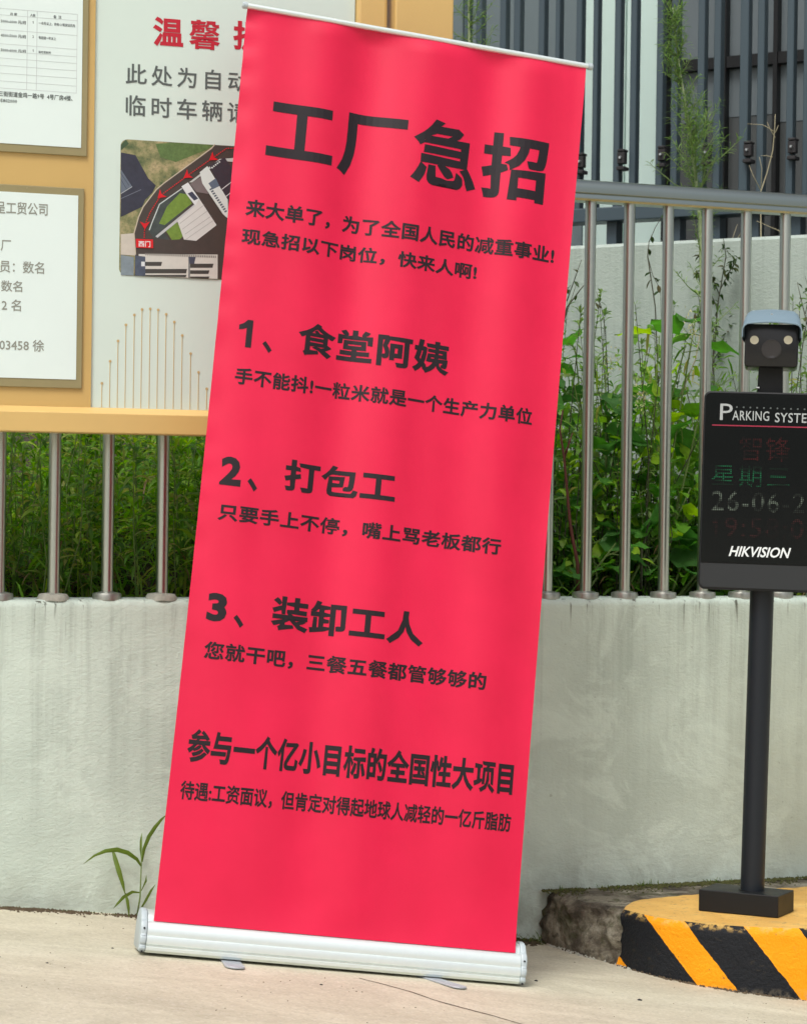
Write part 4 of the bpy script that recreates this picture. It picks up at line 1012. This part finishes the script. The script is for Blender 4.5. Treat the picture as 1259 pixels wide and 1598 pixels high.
# --- undergrowth, left: upright narrow-leaved weeds and grass
gl, gs = Leaves(), MB()
def weed_stalk(lv, st, base, h, dens=34, ll=0.085, lw=0.0085, r=0.0022, el=0.35):
    top = base + Vector((rng.gauss(0, 0.07)*h, rng.gauss(0, 0.05)*h, h)); mid = base.lerp(top, 0.5) + Vector((rng.gauss(0, 0.015), 0, 0))
    st.tube([base, mid, top], [r, r*0.8, r*0.4], 4, caps=False)
    for k in range(dens):
        t_ = (k + rng.random()) / dens * 0.95 + 0.05; p = base.lerp(mid, t_*2) if t_ < 0.5 else mid.lerp(top, t_*2-1)
        L_ = ll * (1.15 - 0.6*t_) * rng.uniform(0.7, 1.2)
        lv.leaf(p, rdir(el + 0.5*t_), L_, lw*rng.uniform(0.7, 1.4), rng.uniform(0.3, 1.1), 'lance', 0.3, 4)
    lv_top = top
    for k in range(5): lv.leaf(lv_top, rdir(1.0), ll*0.5, lw*0.8, 0.4, 'lance', 0.3, 3)
def bankz(x, y):
    y0 = WY0 + WS*x + 0.2; y1 = max(y0 + 0.05, 7.35 - 0.6*x); u = min(1, max(0, (y - y0) / (y1 - y0)))
    return 0.65 + (0.14 + 0.42*min(1, max(0, (0.45 - x)/0.5))) * u
for k in range(520):
    x = rng.uniform(-1.75, 0.35); y = WY0 + WS*x + 0.26 + rng.random()**1.2*1.5; h = rng.uniform(0.22, 0.50)
    weed_stalk(gl, gs, Vector((x, y, bankz(x, y))), h, 34, rng.choice((0.06, 0.08, 0.10)), rng.choice((0.008, 0.011, 0.016)))
for k in range(2600):
    x = rng.uniform(-1.8, 0.4); y = WY0 + WS*x + 0.23 + rng.random()*1.3
    gl.leaf((x, y, bankz(x, y)), rdir(1.15, 0.25), rng.uniform(0.12, 0.38), rng.uniform(0.004, 0.008), rng.uniform(0.5, 1.6), 'blade', 0.2, 4)
dd = Leaves()
for k in range(900):
    x = rng.uniform(-1.75, 1.6); y = WY0 + WS*x + 0.24 + rng.random()*0.7; z = (bankz(x, y) if x < 0.4 else 0.68) + abs(rng.gauss(0, 0.10))
    dd.leaf((x, y, z), rdir(0.5, 0.6), rng.uniform(0.05, 0.16), rng.uniform(0.003, 0.008), rng.uniform(0.2, 1.4), 'blade', 0.2, 4)
o = dd.build('dead_leaves', m_leaf('dead_leaf', [(120, 92, 62), (150, 128, 88), (96, 70, 50), (170, 154, 112)], 0.2), auto='keep', smooth=True); tag(o, 'dry brown leaves and stalks low among the green growth behind the railing', 'dead leaves', kind='stuff')
o = gl.build('weed_undergrowth', M['grassleaf'], auto='keep', smooth=True); tag(o, 'dense green narrow-leaved weeds and grass behind the balusters below the notice board', 'weeds', kind='stuff')
o = gs.build('weed_stalks', M['greenstem'], smooth=True); tag(o, 'thin green stalks of the weeds behind the balusters below the notice board', 'weeds', kind='stuff')
# --- undergrowth, right: low mixed green leaves, thinning upwards
ul, us_, dl, hz, lg = Leaves(), MB(), Leaves(), Leaves(), Leaves()
for k in range(190):
    x = rng.uniform(0.25, 2.0); yw = WY0 + WS*x; y1 = 7.3 - 0.58*x; y = yw + 0.24 + rng.random()*max(0.1, (y1 - yw - 0.35))
    h = rng.uniform(0.15, 0.5); base = Vector((x, y, 0.68))
    weed_stalk(ul, us_, base, h, 22, rng.choice((0.05, 0.065)), rng.choice((0.010, 0.016, 0.022)), 0.002, 0.2)
for k in range(3600):
    x = rng.uniform(0.22, 2.0); yw = WY0 + WS*x; y1 = 7.3 - 0.58*x; y = yw + 0.24 + rng.random()*max(0.1, (y1 - yw - 0.3)); z = 0.68 + abs(rng.gauss(0, 0.19))
    dl.leaf((x, y, z), rdir(0.2, 0.5), rng.uniform(0.025, 0.055), rng.uniform(0.012, 0.028), rng.uniform(0.2, 0.9), 'ovate', 0.15, 3)
for k in range(3000):                                  # looser leaves climbing towards the rail
    x = rng.uniform(0.26, 1.9); yw = WY0 + WS*x; y1 = 7.3 - 0.58*x; y = yw + 0.35 + rng.random()*max(0.1, (y1 - yw - 0.4))
    z = 0.85 + rng.random()**1.4*0.62*(0.75 + 0.5*noise.noise(Vector((x*5, y*3, 2))))
    ll_ = rng.uniform(0.03, 0.075); lg.leaf((x, y, z), rdir(0.15, 0.5), ll_, ll_*rng.uniform(0.28, 0.6), rng.uniform(0.2, 0.9), 'ovate', 0.15, 4)
for k in range(700):                                   # narrow silvery-green sprays in the middle
    x = rng.uniform(0.42, 1.5); yw = WY0 + WS*x; z = rng.uniform(0.95, 1.42)
    y = yw + rng.uniform(0.25, 0.9); c = Vector((x, y, z))
    ul.leaf(c, rdir(0.3, 0.6), rng.uniform(0.04, 0.10), rng.uniform(0.005, 0.010), rng.uniform(0.3, 1.0), 'lance', 0.3, 4)
for k in range(85):                                    # taller hazy stalks reaching towards the rail
    x = rng.uniform(0.3, 1.6); yw = WY0 + WS*x; y1 = 7.3 - 0.58*x; y = yw + 0.3 + rng.random()*max(0.1, (y1 - yw - 0.4))
    weed_stalk(hz, us_, Vector((x, y, 0.68)), rng.uniform(0.5, 0.88), 46, rng.choice((0.04, 0.055, 0.07)), rng.choice((0.005, 0.008, 0.011)), 0.002, 0.3)
for k in range(60):
    x = rng.uniform(0.35, 1.5); yw = WY0 + WS*x; b0 = Vector((x, yw + rng.uniform(0.3, 0.8), 0.68)); t_ = b0 + Vector((rng.gauss(0, 0.22), rng.gauss(0, 0.1), rng.uniform(0.35, 0.75)))
    us_.tube([b0, b0.lerp(t_, 0.5) + Vector((rng.gauss(0, 0.03), 0, 0.03)), t_], [0.002, 0.0016, 0.0008], 4, caps=False)
o = hz.build('hazy_undergrowth', M['needle'], auto='keep', smooth=True); tag(o, 'taller grey-green narrow-leaved growth thinning out against the pale wall on the right', 'weeds', kind='stuff')
o = ul.build('shrub_undergrowth', M['grassleaf'], auto='keep', smooth=True); tag(o, 'mixed low green growth behind the railing to the right of the banner', 'weeds', kind='stuff')
o = lg.build('climbing_leaves', m_leaf('climbing_leaf', [(104, 150, 64), (130, 176, 74), (92, 136, 66), (150, 192, 80), (116, 164, 58), (140, 160, 96)], 0.5), auto='keep', smooth=True); tag(o, 'loose light green leaves rising above the low growth behind the railing on the right', 'weeds', kind='stuff')
o = dl.build('creeper_leaves', M['broadleaf'], auto='keep', smooth=True); tag(o, 'carpet of small rounded creeper leaves behind the railing right of the banner', 'weeds', kind='stuff')
o = us_.build('undergrowth_stems', M['darktwig'], smooth=True); tag(o, 'thin stems among the growth behind the railing right of the banner', 'weeds', kind='stuff')
# --- broad-leaved plants, every large leaf a part
def leaf_mesh(name, L_, W_, m, kind='ovate', lob=False):
    n = 7; vs = []; fs = []
    for i in range(n + 1):
        t_ = i / n; w_ = W_ / 2 * (math.sin(math.pi * min(1, t_ ** 0.75)) ** 0.8 if 0 < t_ < 1 else 0.0)
        zc_ = -0.35 * L_ * t_ * t_; x = L_ * t_
        if lob and i in (2, 4, 6): w_ *= 1.25
        for j, u in enumerate((-1, -0.5, 0, 0.5, 1)): vs.append((x + (0.04 * L_ if lob and abs(u) == 1 else 0), u * w_, zc_ + abs(u) * w_ * 0.22 + 0.006 * L_ / 0.1 * math.sin(i * 1.9) * u * u))
    for i in range(n):
        for j in range(4): fs.append((i*5+j, (i+1)*5+j, (i+1)*5+j+1, i*5+j+1))
    me = bpy.data.meshes.new(name); me.from_pydata(vs, [], fs); me.materials.append(m)
    for p in me.polygons: p.use_smooth = True
    return me
LM = [leaf_mesh('leaf', 0.11, 0.075, m_leaf('big_leaf_a', [(94, 152, 66)])), leaf_mesh('leaf', 0.10, 0.06, m_leaf('big_leaf_b', [(122, 178, 66)])),
      leaf_mesh('leaf', 0.09, 0.06, m_leaf('big_leaf_c', [(168, 206, 64)])), leaf_mesh('leaf', 0.13, 0.09, m_leaf('big_leaf_d', [(86, 136, 70)]), lob=True)]
def put_leaf(root, p, d, me, sc, roll):
    o = bpy.data.objects.new('leaf', me); link(o); o.parent = root
    x = Vector(d).normalized(); y = Vector((0,0,1)).cross(x); y = y.normalized() if y.length > 0.1 else Vector((0,1,0)); z = x.cross(y)
    m_ = Matrix((x, y, z)).transposed() @ Matrix.Rotation(roll, 3, 'X')
    o.matrix_local = LOC[root.name].inverted() @ (Matrix.Translation(p) @ m_.to_4x4() @ Matrix.Scale(sc, 4)); return o
def broad_plant(px, extra, ztop, nst, nleaf, label, tilt=0.0, meshes=(0, 1, 3), sc=1.0, group='broad-leaved plants behind the railing'):
    b = wyat(px, extra); b.z = 0.68
    root = empty('broadleaf_plant', b, label, 'plant', group)
    st = MB(); leaves = []
    for s_ in range(nst):
        top = b + Vector((rng.gauss(tilt, 0.10), rng.gauss(0, 0.05), (ztop - 0.68) * rng.uniform(0.75, 1.0))); mid = b.lerp(top, 0.5) + Vector((rng.gauss(0, 0.04), 0, 0))
        st.tube([b, mid, top], [0.005, 0.0035, 0.0018], 6, caps=False)
        for k in range(nleaf):
            t_ = 0.25 + 0.75 * (k + rng.random()) / nleaf; p = b.lerp(mid, t_*2) if t_ < 0.5 else mid.lerp(top, t_*2-1)
            d = rdir(0.25, 0.3); d.y -= 0.35; q = p + d.normalized() * rng.uniform(0.02, 0.06)
            st.tube([p, q], [0.0014, 0.0009], 4, caps=False)
            leaves.append((q, d))
    st.build('stem', M['greenstem'], root, smooth=True)
    for q, d in leaves: put_leaf(root, q, d, LM[rng.choice(meshes)], sc * rng.uniform(0.65, 1.15), rng.uniform(-0.9, 0.9))
    return root
broad_plant(905, 0.45, 1.42, 4, 8, 'broad-leaved green plant behind the first balusters right of the banner', 0.02, (0, 3, 0), 1.0)
broad_plant(1010, 0.38, 1.50, 4, 9, 'tallest broad-leaved plant, pale green, between the third and fourth balusters right of the banner', 0.0, (0, 1, 2), 1.05)
broad_plant(1070, 0.40, 1.36, 3, 7, 'broad-leaved plant with bright lime leaves beside the parking display', -0.03, (1, 2, 2), 0.8)
broad_plant(960, 0.34, 1.05, 4, 7, 'low plant with yellow-green leaves between the second and third balusters right of the banner', 0.0, (2, 1, 1), 0.72)
broad_plant(1040, 0.33, 0.98, 5, 6, 'low broad-leaved plant at the wall top left of the parking display', 0.03, (1, 0, 3), 0.9)
broad_plant(890, 0.32, 0.92, 4, 5, 'low dark-leaved plant next to the right edge of the banner', 0.0, (3, 3, 0), 0.75)
broad_plant(1215, 0.45, 1.15, 3, 6, 'broad-leaved plant hidden behind the parking display', 0.05, (1, 0, 3), 0.9)
# --- feathery tall weeds
def curve_at(pts, t_):
    n_ = len(pts) - 1; i = min(n_ - 1, int(t_ * n_)); return pts[i].lerp(pts[i+1], t_ * n_ - i)
def tall_weed(pxs, y, label, br, z0=0.7, r0=0.0075, spread=1.0, group='feathery weeds behind the railing', blen=None, t0=0.3):
    pts = [at_y(px, py, y) for px, py in pxs]; base = pts[0].copy(); base.z = min(base.z, z0); pts[0] = base
    root = empty('tall_weed', base, label, 'weed', group)
    mb = MB(); n_ = len(pts); mb.tube(pts, [r0 * (1 - 0.85 * i / (n_ - 1)) for i in range(n_)], 8); mb.build('stem', M['palestem'], root, smooth=True)
    lf, bm_ = Leaves(), MB()
    for k in range(br):
        t_ = t0 + (0.98 - t0) * (k + rng.random()) / br; p = curve_at(pts, t_); L_ = (blen(t_) if blen else 0.20 * (1.12 - t_)) * spread * rng.uniform(0.6, 1.2) + 0.02
        d = rdir(0.85, 0.2); q = p + d * L_; m2 = p.lerp(q, 0.5) - Vector((0, 0, L_*0.06)); bm_.tube([p, m2, q], [0.0018, 0.0013, 0.0006], 4, caps=False)
        for j in range(int(12 + L_ * 210)):
            u = (j + rng.random()) / int(12 + L_ * 210); pp_ = p.lerp(m2, u*2) if u < 0.5 else m2.lerp(q, u*2-1)
            lf.leaf(pp_, (d * 0.6 + rdir(0.4, 0.5)).normalized(), rng.uniform(0.015, 0.038), rng.uniform(0.0018, 0.0034), 0.4, 'lance', 0.2, 3)
    for j in range(260):
        t_ = 0.25 + 0.75*rng.random(); lf.leaf(curve_at(pts, t_), rdir(0.5, 0.4), rng.uniform(0.02, 0.045), rng.uniform(0.002, 0.004), 0.5, 'lance', 0.2, 3)
    bm_.build('branches', M['greenstem'], root, smooth=True); lf.build('foliage', M['needle'], root, auto='keep', smooth=True)
tall_weed([(1106, 900), (1100, 640), (1092, 347), (1084, 269), (1079, 229), (1071, 172), (1060, 108), (1053, 54), (1049, 12)], 6.45, 'tall feathery weed with a pale stem rising above the handrail before the slats', 105, t0=0.12,
          blen=lambda t_: 0.09 if t_ < 0.3 else (0.135 if t_ < 0.47 else (0.085 if t_ < 0.6 else (0.045 if t_ < 0.8 else 0.03))))
tall_weed([(742, 900), (738, 500), (735, 120), (732, 60), (731, -20), (730, -90)], 6.4, 'feathery weed tip showing above the banner top beside the ochre post', 26, blen=lambda t_: 0.09 if t_ < 0.9 else 0.03)
# --- bare twigs
def twig(pxl, y, label, m, r=0.003, name='dry_twig_shrub', cat='twigs', leaves=0, lm='darkleaf'):
    allp = [[at_y(px, py, y + 0.02 * i) for px, py in pl] for i, pl in enumerate(pxl)]
    b = allp[0][0]; root = empty(name, b, label, cat, {'twigs': 'bare twigs behind the railing', 'shrub': 'small-leaved shrubs behind the railing', 'stem': 'woody stems behind the railing'}[cat]); mb = MB()
    for i, pts in enumerate(allp):
        n_ = len(pts); mb.tube(pts, [(r if i == 0 else r*0.6) * (1 - 0.6*k/(n_-1)) for k in range(n_)], 6)
    mb.build('branches', m, root, smooth=True)
    if leaves:
        lf = Leaves()
        for i, pts in enumerate(allp):
            for k in range(leaves):
                lf.leaf(curve_at(pts, 0.15 + 0.85*rng.random()), rdir(0.0, 0.7), rng.uniform(0.018, 0.034), rng.uniform(0.008, 0.013), 0.5, 'ovate', 0.2, 3)
        lf.build('foliage', M[lm], root, auto='keep', smooth=True)
twig([[(1190, 760), (1188, 500), (1186, 300), (1196, 270), (1205, 235), (1208, 200), (1209, 178)], [(1186, 296), (1175, 275), (1168, 258)], [(1187, 292), (1188, 262), (1184, 245)], [(1209, 215), (1200, 200), (1196, 190)], [(1207, 205), (1190, 195), (1165, 193)], [(1209, 207), (1214, 195)], [(1205, 245), (1195, 243), (1186, 243)]],
     6.9, 'bare branching twig standing above the handrail on the right', M['straw'], 0.0026)
twig([[(1030, 700), (1022, 480), (1010, 400), (1012, 378), (1022, 355), (1034, 335)], [(1010, 400), (1018, 430), (1030, 452), (1031, 500)]], 6.6, 'thin dark twig bending between the second and third balusters right of the banner', M['darktwig'], 0.0022, leaves=5)
twig([[(950, 640), (944, 515), (938, 480), (930, 455)], [(938, 480), (926, 470)]], 6.5, 'short dark twig against the pale wall right of the first baluster', M['darktwig'], 0.0018, leaves=2)
twig([[(865, 560), (884, 480), (905, 452), (915, 440)], [(862, 600), (880, 500), (900, 440)], [(870, 470), (890, 445)], [(884, 470), (900, 425), (907, 405)]], 6.3, 'leaning dark stalks rising beside the banner edge', M['darktwig'], 0.003, leaves=2)
twig([[(1120, 760), (1112, 560), (1120, 470), (1132, 400), (1128, 372)], [(1118, 480), (1100, 440), (1085, 420)], [(1124, 450), (1140, 420), (1150, 400)], [(1115, 520), (1098, 500), (1080, 485)], [(1122, 460), (1105, 420), (1090, 395)], [(1114, 560), (1132, 530), (1140, 500)]],
     6.75, 'small-leaved dark shrub against the pale wall left of the parking camera', M['darktwig'], 0.0028, 'leafy_shrub', 'shrub', 26, 'darkleaf')
twig([[(1290, 700), (1262, 520), (1250, 470), (1243, 440)], [(1262, 520), (1240, 500)], [(1256, 490), (1262, 455), (1255, 430)]], 6.6, 'small twig with dark leaves right of the parking camera', M['darktwig'], 0.0022, 'leafy_shrub', 'shrub', 8, 'darkleaf')
twig([[(1259, 430), (1235, 390), (1215, 360), (1180, 345)], [(1150, 372), (1165, 350), (1172, 343)], [(1120, 420), (1140, 378), (1150, 350)]], 6.95, 'slender stalks crossing the top of the pale wall behind the railing', M['straw'], 0.0022)
twig([[(902, 930), (901, 880), (893, 840), (889, 815), (884, 760), (880, 715), (873, 670), (878, 640)], [(880, 715), (888, 690), (893, 675)]], 6.05, 'red-brown woody stem rising between the banner edge and the first full baluster', M['redstem'], 0.006, 'woody_stem', 'stem')
twig([[(1000, 920), (1001, 860), (1008, 830), (1018, 800)], [(1001, 900), (997, 870), (998, 850)]], 6.15, 'short dark stem between the second and third balusters right of the banner', M['darktwig'], 0.004, 'woody_stem', 'stem')
twig([[(1040, 720), (1050, 640), (1068, 600), (1085, 560), (1092, 520)], [(1068, 600), (1078, 640), (1084, 700)]], 6.3, 'arching grey-green stem left of the parking camera', M['straw'], 0.003, 'woody_stem', 'stem')
# pale flower tassels
fl = Leaves()
for cx_, cy_ in ((952, 560), (1003, 612), (1080, 515), (1072, 505), (998, 620)):
    c = at_y(cx_, cy_, 6.1)
    for k in range(26): fl.leaf(c + Vector((rng.gauss(0, 0.008), rng.gauss(0, 0.008), rng.gauss(0, 0.018))), rdir(0, 0.8), rng.uniform(0.008, 0.016), 0.0035, 0.3, 'lance', 0.2, 3)
o = fl.build('flower_tassels', simple('pale_tassels', (206, 206, 150), 0.7), auto='keep'); tag(o, 'small cream flower tassels among the leaves behind the railing', 'flowers', kind='stuff')

# --- small weed at the foot of the wall left of the banner
b = at_ground(219, 1424); root = empty('wall_foot_weed', b, 'small weed with long drooping blades at the wall foot left of the banner', 'weed')
yy = WY0 + WS * b.x - 0.02; b.y = yy; b.z = ground_z(b.x, yy)
mb = MB(); mb.tube([b, at_y(219, 1400, yy), at_y(221, 1350, yy), at_y(222, 1300, yy)], [0.0022, 0.002, 0.0016, 0.0008], 6); mb.build('stem', M['greenstem'], root, smooth=True)
def blade(pts, w_, nm='blade'):
    q = [at_y(px, py, yy - dy) for px, py, dy in pts]; vs = []; n_ = len(q)
    for i, p in enumerate(q):
        t_ = (q[min(i+1, n_-1)] - q[max(i-1, 0)]).normalized(); sd_ = t_.cross(Vector((0.25, -1, 0.3))).normalized(); ww = 0.8 * w_ * math.sin(math.pi * (0.12 + 0.86 * i/(n_-1))) / 2
        vs += [p + sd_*ww + Vector((0, 0.15*ww, 0)), p + Vector((0, -0.3*ww, 0)), p - sd_*ww + Vector((0, 0.15*ww, 0))]
    mb = MB(); mb.add(vs, [(i*3+j, (i+1)*3+j, (i+1)*3+j+1, i*3+j+1) for i in range(n_-1) for j in range(2)]); mb.build(nm, M['blade'], root, auto='keep', smooth=True)
blade([(221,1352,0),(214,1341,0.01),(200,1331,0.02),(183,1326,0.03),(165,1328,0.04),(148,1335,0.05),(131,1348,0.055)], 0.014)
blade([(176,1326,0.03),(180,1340,0.04),(186,1360,0.05),(192,1380,0.055),(196,1397,0.055)], 0.015)
blade([(196,1394,0.05),(199,1405,0.055),(201,1418,0.055),(202,1432,0.05)], 0.010)
blade([(222,1345,0),(225,1325,0.01),(233,1305,0.02),(243,1290,0.03),(253,1278,0.035),(262,1270,0.04)], 0.012)
blade([(219,1393,0),(207,1392,0.02),(193,1400,0.04),(184,1410,0.05),(177,1418,0.05)], 0.010)
blade([(221,1340,0),(220,1325,0.0),(220,1312,0.0),(221,1302,0.0)], 0.007)
blade([(219,1420,0),(228,1405,0.01),(236,1390,0.015),(243,1380,0.02)], 0.008)
blade([(221,1390,0),(228,1375,0.005),(229,1365,0.005)], 0.006)

# ================================================================== DIRT, MOSS, LITTER
def crumbs(name, path, nper, wdt, smin, smax, m, label, cat, up=True, zf=ground_z):
    mb = MB()
    for a, b_ in zip(path[:-1], path[1:]):
        for k in range(nper):
            p = a.lerp(b_, rng.random()) - Vector((0, abs(rng.gauss(0, wdt)), 0))
            if noise.noise(Vector((p.x*11, 3, 0))) + 0.35*noise.noise(Vector((p.x*50, 1, 0))) < rng.uniform(-0.5, 0.25): continue
            z = zf(p.x, p.y) if zf else p.z
            r = rng.uniform(smin, smax) ; p.z = z + r*0.2
            th = rng.uniform(0, 6); vs = []
            for j in range(5): t_ = th + j*1.257; vs.append(p + Vector((math.cos(t_)*r*rng.uniform(0.6, 1.3), math.sin(t_)*r*rng.uniform(0.6, 1.3), -r*0.3)))
            vs.append(p + Vector((0, 0, r*rng.uniform(0.5, 1.0)))); mb.add(vs, [(j, (j+1) % 5, 5) for j in range(5)])
    return tag(mb.build(name, m), label, cat, kind='stuff')
wfoot = [wp(-2.0 + 0.2*i, 0, 0.012) for i in range(12)]
wfootr = [wp(0.15 + 0.05*i, 0, 0.012) for i in range(5)]
crumbs('dirt_strip', wfoot, 700, 0.022, 0.0015, 0.005, M['dirt'], 'strip of dark crumbly dirt along the foot of the stucco wall', 'dirt')
crumbs('dirt_strip', wfootr, 260, 0.03, 0.002, 0.007, M['dirt'], 'dirt and litter gathered at the wall foot between banner and kerb', 'dirt')
kfoot = [Vector((p.x, p.y - 0.012, 0)) for p in fine[::13]]
crumbs('dirt_strip', kfoot[:12], 70, 0.008, 0.0015, 0.006, M['dirt'], 'broken crumbs of concrete along the foot of the kerb', 'dirt')
crumbs('concrete_crumbs', [Vector((p.x, p.y - 0.014, 0)) for p in fine[:ip + 6:6]], 26, 0.010, 0.002, 0.007, M['flangemort'], 'pale broken concrete crumbs along the foot of the raw kerb end', 'crumbs')
mw = [wp(0.36 + 0.1*i, 0, 0.008) for i in range(9)]
crumbs('moss_strip', mw, 330, 0.016, 0.0015, 0.005, M['moss'], 'moss growing where the kerb top meets the stucco wall', 'moss', zf=lambda x, y: KT + 0.003)
crumbs('moss_strip', wfootr, 150, 0.012, 0.003, 0.010, M['moss'], 'moss at the wall foot between the banner and the raw end of the kerb', 'moss')
crumbs('moss_strip', [wp(-0.95 + 0.1*i, 0, 0.008) for i in range(6)], 60, 0.010, 0.002, 0.005, M['moss'], 'thin moss at the wall foot left of the banner', 'moss')
crumbs('moss_strip', [wp(0.38 + 0.06*i, 0, 0.03 + 0.02*math.sin(i*2.1)) for i in range(12)], 60, 0.03, 0.001, 0.004, M['moss'], 'loose moss specks scattered on the bare kerb top', 'moss', zf=lambda x, y: KT + 0.002)
# tiny grass tufts on the kerb top
gt = Leaves()
for k in range(60):
    x = rng.uniform(0.36, 0.95) if rng.random() < 0.8 else rng.uniform(1.0, 1.25)
    if noise.noise(Vector((x*14, 0, 0))) < -0.05: continue
    p = wp(x, KT + 0.002, 0.01 + rng.random()*0.02)
    for j in range(3): gt.leaf(p, rdir(1.1, 0.3), rng.uniform(0.008, 0.022), 0.002, 0.5, 'blade', 0.2, 3)
for k in range(70):
    p = wp(rng.uniform(0.16, 0.36), 0, 0.02 + rng.random()*0.02); p.z = ground_z(p.x, p.y)
    gt.leaf(p, rdir(1.0, 0.4), rng.uniform(0.015, 0.04), 0.004, 0.7, 'lance', 0.2, 3)
tag(gt.build('grass_tufts', M['blade'], auto='keep'), 'tiny grass tufts in the joint between kerb, ground and wall', 'grass', kind='stuff')
# small dark bits on the pavement
for px, py, r, lab in ((997, 1561, 0.0055, 'small dark pebble on the pavement in front of the kerb'), (836, 1531, 0.005, 'small flat dark chip on the pavement right of the banner base'),
                       (501, 1537, 0.0035, 'tiny dark leaf fragment on the pavement below the banner base'), (176, 1480, 0.003, 'tiny grit grain on the pavement left of the banner base'), (74, 1503, 0.003, 'tiny grit grain near the left edge of the pavement')):
    p = at_ground(px, py); mb = MB(); n_ = 8; th = rng.random()*6
    ring = [p + Vector((math.cos(th+k*0.785)*r*rng.uniform(0.8, 1.3), math.sin(th+k*0.785)*r*rng.uniform(0.6, 1.1), r*0.25)) for k in range(n_)]
    low = [q + Vector((0, 0, -r*0.35)) for q in ring]; mb.add(ring + low + [p + Vector((0, 0, r*0.7))], [(k, (k+1) % n_, 2*n_) for k in range(n_)] + [(k, n_+k, n_+(k+1) % n_, (k+1) % n_) for k in range(n_)])
    tag(mb.build('pebble', M['rust'], smooth=True), lab, 'pebble', 'dark bits on the pavement')
gr = MB()
for k in range(420):
    x = rng.uniform(-1.3, 1.3); y = rng.uniform(4.3, WY0 + WS*x - 0.05)
    if noise.noise(Vector((x*3, y*3, 5))) < rng.uniform(-0.4, 0.5): continue
    p = Vector((x, y, ground_z(x, y))); r_ = rng.uniform(0.0007, 0.0022); th = rng.random()*6
    gr.add([p + Vector((math.cos(th + j*1.57)*r_*rng.uniform(0.6, 1.4), math.sin(th + j*1.57)*r_, 0)) for j in range(4)] + [p + Vector((0, 0, r_*0.8))], [(j, (j+1) % 4, 4) for j in range(4)])
tag(gr.build('grit', M['dirt']), 'fine grit scattered over the concrete pavement', 'grit', kind='stuff')
# hairline crack in the concrete
cpx = [(560, 1527), (600, 1537), (640, 1548), (680, 1562), (720, 1573), (770, 1586), (810, 1598), (860, 1612), (960, 1645)]
cpts = resample([at_ground(*c) for c in cpx], 0.01); vs = []
for p in cpts:
    p = p + Vector((0, 0.0015*noise.noise(p*40), 0)); w_ = 0.0024 + 0.0010*noise.noise(p*15)
    vs += [Vector((p.x, p.y - w_, ground_z(p.x, p.y) + 0.0012)), Vector((p.x, p.y + w_, ground_z(p.x, p.y) + 0.0012))]
tag(MB().add(vs, [(2*i, 2*i+2, 2*i+3, 2*i+1) for i in range(len(cpts)-1)]).build('ground_crack', M['crack']), kind='structure')
